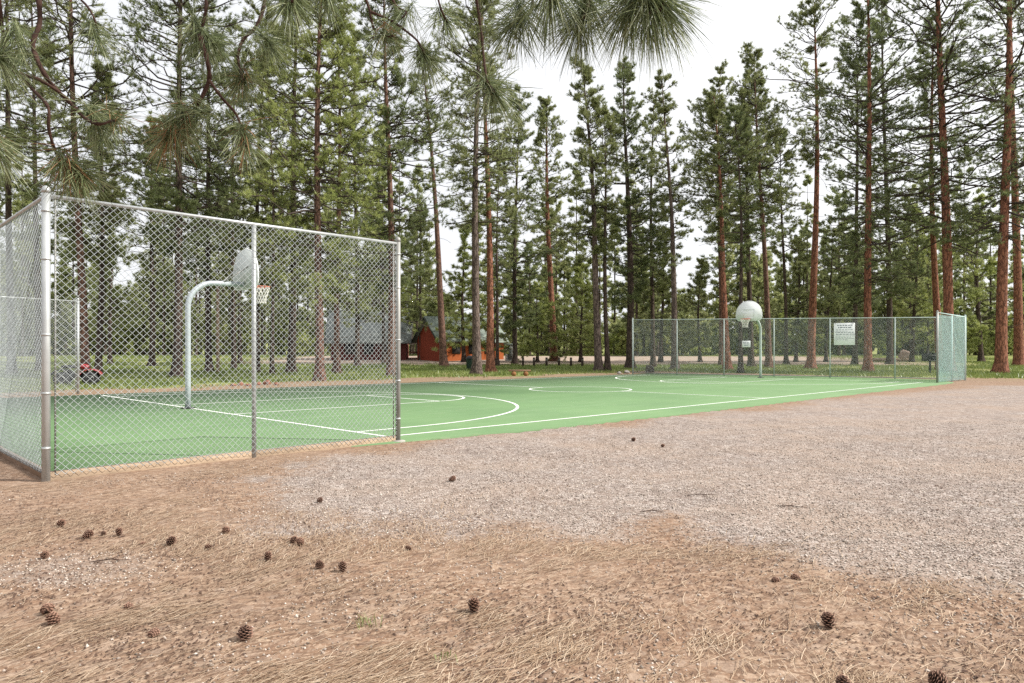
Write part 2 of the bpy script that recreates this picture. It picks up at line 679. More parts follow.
gx = lines((-900, -200, 100), (-200, -80, 15), (-80, -26, 1.2), (-26, -7.6, .45), (-7.6, 9, .085), (9, 30, .45), (30, 80, 1.2), (80, 200, 15), (200, 901, 100))
gy = lines((-300, -30, 45), (-30, 1.4, 1.6), (1.4, 12, .07), (12, 34, .3), (34, 120, .8), (120, 260, 10), (260, 1400, 150))
X, Y = np.meshgrid(gx, gy)
Zg = zg(X, Y) + bump_z(X, Y)
uu, vv = uv_of(X, Y)
inside = np.minimum(np.minimum(uu - U0, U1 - uu), np.minimum(vv - vnear(uu), V1 - vv))
Zg = np.where(inside > .02, -.03, np.where(inside > -.25, np.minimum(Zg, .004), Zg))
nx, ny = len(gx), len(gy)
idx = np.arange(nx * ny).reshape(ny, nx)
GF = np.stack([idx[:-1, :-1], idx[:-1, 1:], idx[1:, 1:], idx[1:, :-1]], -1).reshape(-1, 4)
n1 = fbm(X, Y, 6, 41)
n2 = fbm(X, Y, 1.4, 45)
g_grav = gravel_mask(X, Y)
far_v = vv - V1
far_u = uu - U1
beyond = np.maximum(far_v, far_u)          # metres beyond the far edges of the court
# grass begins a few metres beyond the court
g_grass = smooth(2.2, 5.0, beyond + (n1 - .5) * 5 + (n2 - .5) * 2.5) * (1 - .55 * smooth(.55, .75, n2))
road = smooth(-2, 2, 13.0 + (n1 - .5) * 5 - np.abs(Y - 84 + .05 * X))
road = np.where(X < -24, road * smooth(-34, -24, X), road)
road = np.where(X > 34, road * (1 - smooth(34, 50, X)), road)
g_grass = g_grass * (1 - road)
g_lit = smooth(-.5, 1.0, beyond + (n2 - .5)) * (1 - smooth(3.0, 7.5, beyond + (n1 - .5) * 5))
g_lit = np.maximum(g_lit, smooth(22, 25, X) * smooth(35.5, 38, Y + (n2 - .5) * 3) * (1 - smooth(44, 49, Y + (n1 - .5) * 6)))
g_lit = g_lit * (1 - g_grass) * (1 - road)
g_grass = np.maximum(g_grass, .8 * smooth(97, 103, Y) * smooth(.3, .6, n2))
g_grav = g_grav * (1 - smooth(.2, 1.2, g_lit * 1.2)) * (1 - smooth(0, .3, g_grass))
ground_me = new_mesh('ground', np.stack([X, Y, Zg], -1).reshape(-1, 3), [GF], True,
                     {'gravel': g_grav.ravel(), 'grass': g_grass.ravel(), 'road': road.ravel(), 'litter': g_lit.ravel()})


def ground_mat():
    t = NT('dirt_gravel_grass')
    p = t.pos()
    # dirt with needle litter
    a = t.noise(p, .7, 6, .68)
    b = t.noise(p, 7, 6, .7)
    c = t.noise(p, 60, 4, .7)
    dirt = t.ramp(a, [(.3, (0.230, 0.130, 0.080)), (.5, (0.264, 0.169, 0.115)), (.7, (0.296, 0.207, 0.149))])
    dirt = t.mix(t.ramp(b, [(.35, .55), (.65, 0.0)]), dirt, (0.190, 0.118, 0.080))
    dirt = t.mix(t.ramp(c, [(.3, .75), (.52, 0.0)]), dirt, (0.097, 0.064, 0.045))
    for ang, sc, ramp0 in ((.5, 1.0, .56), (.95, 1.3, .58), (0.116, 1.035, 0.648)):
        st = t.noise(t.rotscaled(p, ang, (.13 * sc, .008 * sc, 1)), 1.0, 3, .6, .6)
        pat = t.noise(p, 1.6 + ang, 3, .6)
        fac = t.math('MULTIPLY', t.ramp(st, [(ramp0, 0.0), (ramp0 + .12, 1.0)]), t.ramp(pat, [(.38, .1), (.6, .85)]))
        dirt = t.mix(fac, dirt, (0.421, 0.320, 0.236))
    # grains, flakes and crumbs of litter
    for sc_, st_, lo_c, hi_c in ((95, (1, .55, 1), (0.112, 0.071, 0.049), (0.478, 0.367, 0.275)), (42, (.5, 1, 1), (0.137, 0.086, 0.058), (0.427, 0.319, 0.235))):
        vg = t.n('ShaderNodeTexVoronoi')
        t.set(vg, 'Vector', t.scaled(p, st_))
        vg.inputs['Scale'].default_value = sc_
        sg = t.n('ShaderNodeSeparateColor')
        t.t.links.new(vg.outputs['Color'], sg.inputs[0])
        clus = t.ramp(t.noise(p, 2.3, 4, .65), [(.35, .35), (.65, 1.0)])
        dirt = t.mix(t.math('MULTIPLY', t.ramp(sg.outputs[0], [(.68, 0.0), (.95, .75)]), clus), dirt, lo_c)
        dirt = t.mix(t.math('MULTIPLY', t.ramp(sg.outputs[1], [(.72, 0.0), (.95, .7)]), clus), dirt, hi_c)
    # gravel
    vo = t.n('ShaderNodeTexVoronoi')
    t.set(vo, 'Vector', p)
    vo.inputs['Scale'].default_value = 58
    sep = t.n('ShaderNodeSeparateColor')
    t.t.links.new(vo.outputs['Color'], sep.inputs[0])
    stones = t.ramp(sep.outputs[0], [(0, (0.154, 0.125, 0.113)), (.3, (0.302, 0.250, 0.221)), (.7, (0.398, 0.335, 0.299)), (1, (0.557, 0.500, 0.464))])
    v2 = t.n('ShaderNodeTexVoronoi')
    t.set(v2, 'Vector', p)
    v2.inputs['Scale'].default_value = 21
    s2 = t.n('ShaderNodeSeparateColor')
    t.t.links.new(v2.outputs['Color'], s2.inputs[0])
    stones = t.mix(t.ramp(s2.outputs[1], [(.55, 0.0), (.95, .6)]), stones, (.14, .105, .09))
    stones = t.mix(t.ramp(s2.outputs[2], [(.7, 0.0), (.95, .55)]), stones, (0.538, 0.490, 0.453))
    v3 = t.n('ShaderNodeTexVoronoi')
    t.set(v3, 'Vector', t.scaled(p, (1, .45, 1)))
    v3.inputs['Scale'].default_value = 8
    s3 = t.n('ShaderNodeSeparateColor')
    t.t.links.new(v3.outputs['Color'], s3.inputs[0])
    stones = t.mix(t.ramp(s3.outputs[1], [(.6, 0.0), (.95, .45)]), stones, (0.192, 0.150, 0.129))
    dirt = t.mix(t.ramp(s2.outputs[0], [(.6, 0.0), (.95, .5)]), dirt, (0.120, 0.080, 0.061))
    dirt = t.mix(t.ramp(s2.outputs[2], [(.7, 0.0), (.95, .4)]), dirt, (0.336, 0.256, 0.201))
    gap = t.ramp(vo.outputs['Distance'], [(.35, 0.0), (.75, .75)])
    stones = t.mix(gap, stones, (.13, .10, .085))
    stones = t.mix(t.ramp(t.noise(p, .55, 4), [(.45, 0.0), (.7, .5)]), stones, (0.331, 0.245, 0.185))
    stones = t.mix(t.ramp(t.noise(p, 3.0, 4), [(.45, 0.0), (.7, .35)]), stones, (.30, .225, .18))
    gm = t.math('ADD', t.attr('gravel'), t.math('MULTIPLY', t.math('SUBTRACT', t.noise(p, 14, 6, .75), .5), 1.5))
    gm = t.ramp(gm, [(.3, 0.0), (.8, 1.0)])
    col = t.mix(gm, dirt, stones)
    # litter, grass, road
    lit = t.ramp(t.noise(p, 5, 6, .75), [(.3, (.12, .075, .048)), (.5, (.235, .165, .11)), (.7, (.36, .285, .20))])
    col = t.mix(t.attr('litter'), col, lit)
    gr = t.ramp(t.noise(p, 1.6, 6, .7), [(.3, (.10, .13, .035)), (.5, (.20, .22, .07)), (.7, (.34, .32, .15))])
    gmask = t.math('ADD', t.attr('grass'), t.math('MULTIPLY', t.math('SUBTRACT', t.noise(p, 4, 5, .7), .5), .8))
    col = t.mix(t.ramp(gmask, [(.35, 0.0), (.6, 1.0)]), col, gr)
    rd = t.ramp(t.noise(p, 1.2, 6, .6), [(.3, (.27, .205, .16)), (.7, (.40, .325, .27))])
    col = t.mix(t.attr('road'), col, rd)
    h = t.math('ADD', t.math('MULTIPLY', vo.outputs['Distance'], t.math('MULTIPLY', gm, -1.0)), t.math('MULTIPLY', b, 1.2))
    h = t.math('ADD', h, t.math('MULTIPLY', c, .5))
    return t.surface(col, .95, 0, t.bump(h, .55, .012), .1)


tag(link('ground', ground_me, ground_mat()), kind='structure')

# ------------------------------------------------------------------ court
def court_mat():
    t = NT('green_acrylic')
    p = t.pos()
    a = t.noise(p, .35, 4, .6)
    b = t.noise(p, 30, 4, .7)
    c = t.ramp(a, [(.3, (.105, .183, .083)), (.7, (.136, .227, .102))])
    c = t.mix(t.ramp(b, [(.3, .22), (.6, 0.0)]), c, (.09, .17, .08))
    # dust and needles blown over the near edge
    d = t.noise(p, 2.2, 5, .7)
    c = t.mix(t.ramp(d, [(.56, 0.0), (.8, .38)]), c, (.24, .26, .17))
    sc = t.noise(t.rotscaled(p, .8, (3.2, .5, 1)), 1.0, 5, .7, .4)
    c = t.mix(t.ramp(sc, [(.5, 0.0), (.72, .28)]), c, (.20, .28, .165))
    fl = t.noise(p, 55, 2, .5)
    c = t.mix(t.ramp(fl, [(.70, 0.0), (.76, .8)]), c, (.20, .135, .075))
    return t.surface(c, .75, 0, t.bump(b, .12, .004), .25)


M['court'] = court_mat()
ctr = uv((U0 + U1) / 2, (V0 + V1) / 2)
mb = MB()
outline = [(U0, vnear(U0))] + [(u_, float(vnear(u_))) for u_ in np.linspace(U0, U1, 24)[1:]] + [(U1, V1), (U0, V1)]
n = len(outline)
PV = np.array([uv(a, c, .012) for a, c in outline] + [uv(a, c, -.05) for a, c in outline])
mb.add(PV, [np.arange(n), np.arange(n)[::-1] + n, np.array([(i + n, (i + 1) % n + n, (i + 1) % n, i) for i in range(n)])])
tag(mb.build('court_pavement', M['court']), kind='structure')

M['paint'] = simple('white_line_paint', (.74, .76, .72), .7, 0, .12, 14)
CV, BU0, BU1, HW = 17.05, 6.62, 35.25, 7.65


def strip(mb, pts, w, closed=False):
    """flat painted strip along a polyline in court coordinates"""
    pts = np.asarray(pts, float)
    T = np.gradient(pts, axis=0)
    if closed:
        T = np.roll(pts, -1, 0) - np.roll(pts, 1, 0)
    T = norm(T)
    N = np.stack([-T[:, 1], T[:, 0]], 1) * w / 2
    Vs = []
    for q in (pts + N, pts - N):
        Vs.append(np.array([uv(a, b, .0162) for a, b in q]))
    n = len(pts)
    F = [(i, (i + 1) % n, n + (i + 1) % n, n + i) for i in range(n if closed else n - 1)]
    mb.add(np.concatenate(Vs), np.array(F)[:, ::-1])


def arc(cu, cv, r, a0, a1, n=40):
    t = np.radians(np.linspace(a0, a1, n))
    return np.stack([cu + r * np.cos(t), cv + r * np.sin(t)], 1)


mk = MB()
LW = .075
e = LW / 2
strip(mk, [(BU0, CV - HW), (BU0, CV + HW)], LW)
strip(mk, [(BU1, CV - HW), (BU1, CV + HW)], LW)
strip(mk, [(BU0 + e, CV - HW + e), (BU1 - e, CV - HW + e)], LW)
strip(mk, [(BU0 + e, CV + HW - e), (BU1 - e, CV + HW - e)], LW)
MU = (BU0 + BU1) / 2
MU = 20.0
strip(mk, [(MU, CV - HW + e * 2), (MU, CV - .55 - 1.83 - e)], LW)
strip(mk, [(MU, CV - .55 + 1.83 + e), (MU, CV + HW - e * 2)], LW)
strip(mk, arc(MU, CV - .55, 1.83, 0, 360, 73)[:-1], LW, True)
for b, s in ((BU0, 1), (BU1, -1)):
    a = 0 if s > 0 else 180
    cu = b + s * 1.15
    strip(mk, [(b + s * e, CV - 6.7), (cu, CV - 6.7)], LW)
    strip(mk, [(b + s * e, CV + 6.7), (cu, CV + 6.7)], LW)
    strip(mk, arc(cu, CV, 6.7, a - 90, a + 90, 60), LW)
    ft = b + s * 5.8
    for q in (-1.83, 1.83):
        strip(mk, [(b + s * e, CV + q), (ft, CV + q)], LW)
    strip(mk, [(ft, CV - 1.83 + e), (ft, CV + 1.83 - e)], LW)
    strip(mk, arc(ft + s * (e + .002), CV, 1.83, a - 90, a + 90, 40), LW)
tag(mk.build('court_markings', M['paint']), kind='structure')

# ------------------------------------------------------------------ chain link fences
def galv(name, col, rough=.45, metal=.35):
    t = NT(name)
    o = t.coord()
    c = t.ramp(t.noise(t.scaled(o, (1, 1, .35)), 9, 5, .65), [(.3, tuple(x * .72 for x in col)), (.7, col)])
    return t.surface(c, rough, metal, None, .5)


M['galv'] = galv('galvanized_steel', (.50, .52, .52), .42, .45)
M['galv_dull'] = galv('weathered_steel', (.33, .33, .31), .55, .4)
M['wire'] = simple('fence_wire', (.385, .42, .43), .6, 0, .15, 9, .3)
M['wire_far'] = simple('fence_wire_pale', (.42, .48, .455), .75, 0, .12, 9, .15)
M['wire_teal'] = simple('fence_wire_teal', (.44, .60, .58), .75, 0, .12, 9, .15)


def wire_mesh(mb, p0, p1, z0, z1, pitch=.078, r=.0026):
    p0, p1 = np.asarray(p0[:2], float), np.asarray(p1[:2], float)
    L = np.linalg.norm(p1 - p0)
    t = (p1 - p0) / L
    nrm = np.array([-t[1], t[0]])
    Hh = z1 - z0
    segs = []
    for k in np.arange(-Hh, L, pitch):
        # rising
        x0, h0 = (k, 0) if k >= 0 else (0, -k)
        x1, h1 = (k + Hh, Hh) if k + Hh <= L else (L, L - k)
        segs.append((x0, h0, x1, h1, 1))
        segs.append((L - x0, h0, L - x1, h1, -1))
    segs = np.array(segs)
    A = np.concatenate([p0 + t * segs[:, 0:1] + nrm * segs[:, 4:5] * r * .9, z0 + segs[:, 1:2]], 1)
    B = np.concatenate([p0 + t * segs[:, 2:3] + nrm * segs[:, 4:5] * r * .9, z0 + segs[:, 3:4]], 1)
    ok = np.linalg.norm(B - A, axis=1) > .02
    P = np.stack([A[ok], B[ok]], 1)
    v, f = batch_tubes(P, np.full(P.shape[:2], r), 4)
    mb.add(v, f)


def fence_post(root, p, z0, z1, r, mat, cap=True, bands=(), bandmat=None):
    m = MB()
    m.tube([(p[0], p[1], z0), (p[0], p[1], (z0 + z1) / 2), (p[0], p[1], z1)], r, 14)
    o = m.build('post', mat, root, True)
    if cap:
        c = MB()
        c.lathe((p[0], p[1], z1 - .03), [(r * 1.08, 0), (r * 1.08, .03), (r * .95, .05), (r * .7, .066), (r * .25, .076), (.001, .078)], 14)
        c.build('cap', mat, o, True)
    for zb in bands:
        b = MB()
        b.lathe((p[0], p[1], zb - .012), [(r * 1.02, 0), (r * 1.13, .001), (r * 1.13, .023), (r * 1.02, .024)], 14)
        b.build('brace_band', bandmat or mat, o)
    return o


def tube_part(name, P, r, mat, root, n=8):
    m = MB()
    m.tube(P, r, n)
    return m.build(name, mat, root, True)


# near enclosure -------------------------------------------------
FH = 3.05
A_ = G(46, 481.5)
B_ = G(398, 441.5)
dirAB = norm((B_ - A_)[:2])
nf = thing('chain_link_fence', 'tall galvanized chain link fence wrapping the near end of the court', 'fence', (0, 0, 0))
u_a, v_a = uv_of(A_[0], A_[1])
D_ = uv(u_a + .1, 25.2)
E_ = G(78, 394)
zb0 = .06
runs = [(A_, B_, 2), (A_, D_, 6), (D_, E_, 2)]
for (p, q, nb) in runs:
    m = MB()
    t = norm((q - p)[:2])
    pa, pb = p[:2] + t * .07, q[:2] - t * .05
    out = np.array([t[1], -t[0]]) * (.036 if nb == 2 and q is B_ else 0)     # woven wire hangs on the outer face of the posts
    wire_mesh(m, pa + out, pb + out, zb0, FH - .05)
    m.build('wire_mesh', M['wire'], nf)
    tube_part('top_rail', [(p[0], p[1], FH - .03), ((p[0] + q[0]) / 2, (p[1] + q[1]) / 2, FH - .033), (q[0], q[1], FH - .03)], .022, M['galv'], nf, 10)
    tube_part('bottom_wire', [(p[0], p[1], zb0 + .04), ((p[0] + q[0]) / 2, (p[1] + q[1]) / 2, zb0 + .035), (q[0], q[1], zb0 + .04)], .004, M['galv_dull'], nf, 5)
    for pt, s in ((p, 1), (q, -1)):
        x, y = pt[:2] + t * s * .085
        tube_part('tension_bar', [(x, y, zb0), (x, y, FH - .06)], .009, M['galv_dull'], nf, 6)
    for k in range(1, nb):
        c = p + (q - p) * k / nb
        fence_post(nf, c, -.1, FH - .05, .029, M['galv'], False)
BZ = (.35, .93, 1.55, 2.35, 2.86)
fence_post(nf, A_, -.1, FH + .03, .041, M['galv'], True, BZ, M['galv'])
fence_post(nf, B_, -.1, FH + .03, .038, M['galv_dull'], True, BZ, M['galv'])
m = MB()
m.lathe((B_[0] + .03, B_[1] - .05, -.06), [(.12, 0), (.115, .06), (.08, .085)], 11)
m.build('footing', simple('pale_concrete', (.33, .31, .28), .9, 0, .2, 9, .2, .5), nf)
fence_post(nf, D_, -.1, FH + .03, .055, M['galv'], True)
fence_post(nf, E_, -.1, FH + .03, .042, M['galv'], True)

# far fence ------------------------------------------------------
ff = thing('chain_link_fence', 'long chain link fence across the far end of the court with pale teal return', 'fence', (0, 0, 0))
C0 = np.array([7.4, 43.5, 0])          # left end
C1 = np.array([21.75, 34.1, 0])        # where it meets the return
W0 = G(937, 382.5)                      # front post of the return
W0 = np.array([18.75, 31.3, 0])
H0, H1 = 3.36, 3.06
m = MB()
tdir = norm((C1 - C0)[:2])
def along(px):
    k = (px - 512) / F_PX
    return (k * C0[1] - C0[0]) / ((C1 - C0)[0] - k * (C1 - C0)[1])


FS = [0.0] + [along(px) for px in (677, 724, 774, 830, 895)] + [1.0]
nseg = len(FS) - 1
P = [C0 + (C1 - C0) * s_ for s_ in FS]
for k in range(nseg):
    ha = H0 + (H1 - H0) * FS[k]
    hb = H0 + (H1 - H0) * FS[k + 1]
    wire_mesh(m, P[k], P[k + 1], .05, (ha + hb) / 2 - .03, .075, .0023)
m.build('wire_mesh', M['wire_far'], ff)
tube_part('top_rail', [(*P[k][:2], H0 + (H1 - H0) * FS[k] - .02) for k in range(nseg + 1)], .022, M['wire_far'], ff, 8)
tube_part('bottom_rail', [(*P[k][:2], .08) for k in range(nseg + 1)], .024, M['galv_dull'], ff, 8)
for k in range(nseg + 1):
    h = H0 + (H1 - H0) * FS[k]
    fence_post(ff, P[k], -.1, h + (.05 if k in (0, nseg) else 0), .042 if k in (0, nseg) else .032, M['wire_far'], k in (0, nseg))
m = MB()
wire_mesh(m, W0, C1, .04, FH - .03, .064, .0046)
m.build('wire_mesh', M['wire_teal'], ff)
tube_part('top_rail', [(*W0[:2], FH + .06), (*C1[:2], FH)], .024, M['wire_teal'], ff, 8)
mid = (W0 + C1) / 2
fence_post(ff, mid, -.1, FH, .034, M['wire_teal'], False)
fence_post(ff, W0, -.1, FH + .1, .045, M['galv_dull'], True)
fence_post(ff, C1 + np.array([.06, .06, 0]), -.1, FH + .06, .04, M['wire_teal'], True)

# timber boards under the near fence ------------------------------
def wood_mat(name, col, var=.3):
    t = NT(name)
    o = t.coord()
    g = t.noise(t.scaled(o, (1.5, 14, 14)), 3, 5, .65, .6)
    c = t.ramp(g, [(.3, tuple(x * (1 - var) for x in col)), (.7, tuple(x * (1 + var) for x in col))])
    return t.surface(c, .85, 0, t.bump(g, .3, .01), .2)


M['wood_brown'] = wood_mat('weathered_board', (.20, .125, .08))
M['wood_pale'] = wood_mat('pale_board', (.36, .27, .19))
M['wood_orange'] = wood_mat('log_wood', (.24, .115, .05))
for (p, q, off_, mat, lab) in (
        (A_, B_, .02, 'wood_pale', 'pale weathered edging board half buried under the near fence panel'),
        (A_, D_, -.03, 'wood_brown', 'dark brown edging board under the fence side running off at the left edge')):
    t = norm((q - p)[:2])
    nr = np.array([-t[1], t[0]])
    L = np.linalg.norm((q - p)[:2])
    c = (p[:2] + q[:2]) / 2 + nr * off_
    root = thing('edging_board', lab, 'edging', (c[0], c[1], 0), math.atan2(t[1], t[0]))
    nbd = max(2, int(L / 2.4))
    for k in range(nbd):
        b = MB()
        x0, x1 = -L / 2 + L * k / nbd, -L / 2 + L * (k + 1) / nbd - .006
        b.box(((x0 + x1) / 2, random.uniform(-.006, .006), .02 + random.uniform(-.012, .008)), (x1 - x0, .045, .17), bevel=.006)
        b.build('board', M[mat], root)

# ------------------------------------------------------------------ hoops
M['pole_white'] = simple('pole_paint_white', (.40, .44, .47), .4, .2, .1, 3)
M['pole_green'] = simple('pole_paint_pale_green', (.40, .46, .43), .45, 0, .15, 3)
M['board'] = simple('backboard_paint', (.50, .54, .52), .45, 0, .06, 2)
M['board_white'] = simple('backboard_paint_white', (.82, .84, .84), .45, 0, .05, 2)
M['board_edge'] = simple('backboard_edge', (.78, .80, .80), .4, 0, .05, 2)
M['rim'] = simple('rim_red', (.50, .13, .07), .5, 0, .15, 20)
M['net'] = simple('net_white', (.72, .70, .66), .8, 0, .1, 20)
M['black'] = simple('black_metal', (.02, .02, .022), .5, 0, .3, 8)


def hoop(label, base, rz, polemat, boardmat, arm=1.42, bendr=.62):
    """local x points from the pole towards the court"""
    t = thing('basketball_hoop', label, 'basketball hoop', base, rz, 'basketball hoops of the court')
    za = 3.06
    path = [(0, 0, -.1), (0, 0, .6), (0, 0, 1.4), (0, 0, za - bendr)]
    for k in range(1, 10):
        a = k / 9 * math.pi / 2
        path.append((bendr * (1 - math.cos(a)), 0, za - bendr + bendr * math.sin(a)))
    path.append((arm - .06, 0, za + .02))
    m = MB()
    m.tube(path, .064, 16)
    m.build('pole', M[polemat], t, True)
    m = MB()
    m.lathe((0, 0, .012), [(.16, 0), (.16, .02), (.09, .03)], 16)
    m.build('base_plate', M['black'], t)
    m = MB()
    m.tube([(bendr + .15, .0, za - .02), (arm - .06, .33, za + .46)], .018, 8)
    m.tube([(bendr + .15, .0, za - .02), (arm - .06, -.33, za + .46)], .018, 8)
    m.build('brace', M['galv_dull'], t, True)
    # fan shaped backboard in the local yz plane
    prof = []
    for k in range(33):
        a = math.pi * k / 32
        prof.append((-.70 * math.cos(a), 3.27 + .70 * math.sin(a) ** .92))
    prof += [(.70, 3.12), (.60, 2.99), (.22, 2.97), (-.22, 2.97), (-.60, 2.99), (-.70, 3.12)]
    prof = np.array(prof)
    n = len(prof)
    V = np.concatenate([np.stack([np.full(n, arm - .02), prof[:, 0], prof[:, 1]], 1), np.stack([np.full(n, arm + .02), prof[:, 0], prof[:, 1]], 1)])
    m = MB()
    m.add(V, [np.arange(n), np.arange(n)[::-1] + n, np.array([(i, i + n, (i + 1) % n + n, (i + 1) % n) for i in range(n)])])
    bo = m.build('backboard', M[boardmat], t)
    ring = np.concatenate([prof, prof[:1]])
    m = MB()
    m.tube([(arm, a, b) for a, b in ring], .022, 6, False)
    m.build('edge_trim', M['board_edge'], bo, True)
    m = MB()
    for dy, dz, sy, sz in ((0, .44, .61, .045), (0, .02, .61, .045), (-.283, .23, .045, .375), (.283, .23, .045, .375)):
        m.box((arm + .0225, dy, 3.10 + dz), (.004, sy, sz))
    m.build('target_box', M['board_edge'], bo)
    rc = arm + .40
    m = MB()
    m.torus((rc, 0, 3.05), .23, .012, 28, 8)
    m.box((arm + .10, 0, 3.04), (.16, .14, .06), bevel=.01)
    m.tube([(arm + .02, .12, 2.98), (rc - .14, .18, 3.045)], .009, 6)
    m.tube([(arm + .02, -.12, 2.98), (rc - .14, -.18, 3.045)], .009, 6)
    ro = m.build('rim', M['rim'], t, True)
    m = MB()
    N = 14
    lev = [(.225, 3.045), (.205, 2.96), (.175, 2.87), (.145, 2.77), (.13, 2.68), (.135, 2.62)]
    for k in range(N):
        for s in (1, -1):
            m.tube([(rc + r * math.cos((k + s * i * .5) / N * 2 * math.pi), r * math.sin((k + s * i * .5) / N * 2 * math.pi), z)
                    for i, (r, z) in enumerate(lev)], .0075, 5, False)
    m.build('net', M['net'], ro)
    return t


hoop('gooseneck basketball hoop with grey fan backboard seen through the near fence', G(188, 409), math.pi / 4, 'pole_white', 'board')
hoop('far basketball hoop with white fan backboard on slim greenish pole', G(760.5, 378), math.pi / 4 + math.pi, 'pole_green', 'board_white', 1.3, .6)

# ------------------------------------------------------------------ signs on the far fence
M['sign'] = simple('sign_white', (.86, .87, .87), .45, 0, .05, 3)
M['ink'] = simple('sign_ink', (.20, .23, .27), .6, 0, .1, 9)


def on_fence(px, zc, off=-.05):
    """point of the far fence seen in the column px"""
    k = (px - 512) / F_PX
    d = C1 - C0
    s = (k * C0[1] - C0[0]) / (d[0] - k * d[1])
    p = C0 + d * s
    nr = np.array([tdir[1], -tdir[0]])
    if nr[1] > 0:
        nr = -nr
    return np.array([p[0] + nr[0] * -off, p[1] + nr[1] * -off, zc]), p[1]


fr = math.atan2(tdir[1], tdir[0])
p, yy = on_fence(844.5, 0)
zc = EYE - (334 - HOR) / F_PX * yy
sg = thing('notice_sign', 'white rectangular notice board with lines of small print hung on the far fence', 'sign', (p[0], p[1], zc), fr)
hgt, wid = 22 / F_PX * yy, 1.0
m = MB()
m.box((0, 0, 0), (wid, .012, hgt), bevel=.004)
m.build('panel', M['sign'], sg)
m = MB()
random.seed(3)
zt = hgt / 2 - .12
for row, (rowh, w0, w1) in enumerate([(.075, -.34, .36), (.075, -.30, .30), (.035, -.40, .40), (.03, -.42, .1), (.06, -.42, .42), (.055, -.40, .44),
                                      (.028, -.42, .42), (.028, -.42, .3), (.028, -.42, .42), (.028, -.42, .1)]):
    x = w0
    while x < w1:
        wl = random.uniform(.05, .15)
        m.box((min(x + wl / 2, w1), -.0075, zt), (wl, .003, rowh * .62))
        x += wl + .035
    zt -= rowh + .038
m.build('lettering', M['ink'], sg)
for sx in (-.42, .42):
    m = MB()
    m.box((sx, -.002, hgt / 2 - .03), (.03, .03, .03))
    m.build('clip', M['galv_dull'], sg)
p, yy = on_fence(746.5, 0)
zc = EYE - (344 - HOR) / F_PX * yy
sg = thing('notice_sign', 'small pale square sign hung on the far fence below the hoop net', 'sign', (p[0], p[1], zc), fr)
m = MB()
m.box((0, 0, 0), (.46, .01, .36), bevel=.003)
m.build('panel', M['sign'], sg)
m = MB()
for dx, dz, w in ((-.08, .07, .18), (.1, .07, .1), (-.06, 0, .14), (.09, 0, .12), (0, -.08, .22)):
    m.box((dx, -.0065, dz), (w, .003, .03))
m.build('lettering', M['ink'], sg)

# ------------------------------------------------------------------ trees
CROWN_MAT = {'p': 'needles_pine', 'b': 'needles_bright', 'd': 'needles_dark'}
BARK = {'r': 'bark_red', 'b': 'bark_brown', 'g': 'bark_grey', 'd': 'bark_dark'}


def tree_at(seed, xb, yb, xt, yt, wpx, yc, hw, shape, crown, bark, label, name='pine_tree', cat='pine tree', group='tall pines round the court',
            nb=None, tw=6, dens=1.0, dead=16, tuft=.25, blades=16, bend=.42):
    b = G(xb, yb)
    s = b[1] / F_PX                     # metres per pixel there
    H = (yb - yt) * s
    c0 = max(.8, (yb - yc) * s)
    R = hw * s
    rng = np.random.default_rng(seed)
    if nb is None:
        nb = int(np.clip((H - c0) * 6, 60, 170))
    else:
        nb = int(nb * (1.4 if seed < 50 else .85))
    tw += 3 if seed < 50 else 0
    hw = hw * 1.25
    R = hw * s
    sc = np.clip(b[1] / 50, .85, 1.5)
    (tv, tf), (lv, lf), (cv, cf, ct) = tree_parts(rng, H, wpx * s / 2 * (.72 if wpx >= 11.5 else .8), c0, R, nb, tw, shape, tuft * sc ** .5, .034 * sc, blades,
                                        ((xt - xb) * s, rng.normal() * .4), dead, bend, dens)
    t = thing(name, label, cat, b, 0, group)
    link('trunk', new_mesh('pine_trunk', tv, [tf], True), M[BARK[bark]], t)
    link('limbs', new_mesh('pine_limbs', lv, [lf], True), M['limb_dark'], t)
    link('crown', new_mesh('pine_crown', cv, [cf], False, {'tint': ct}), M[CROWN_MAT[crown]], t)
    return t


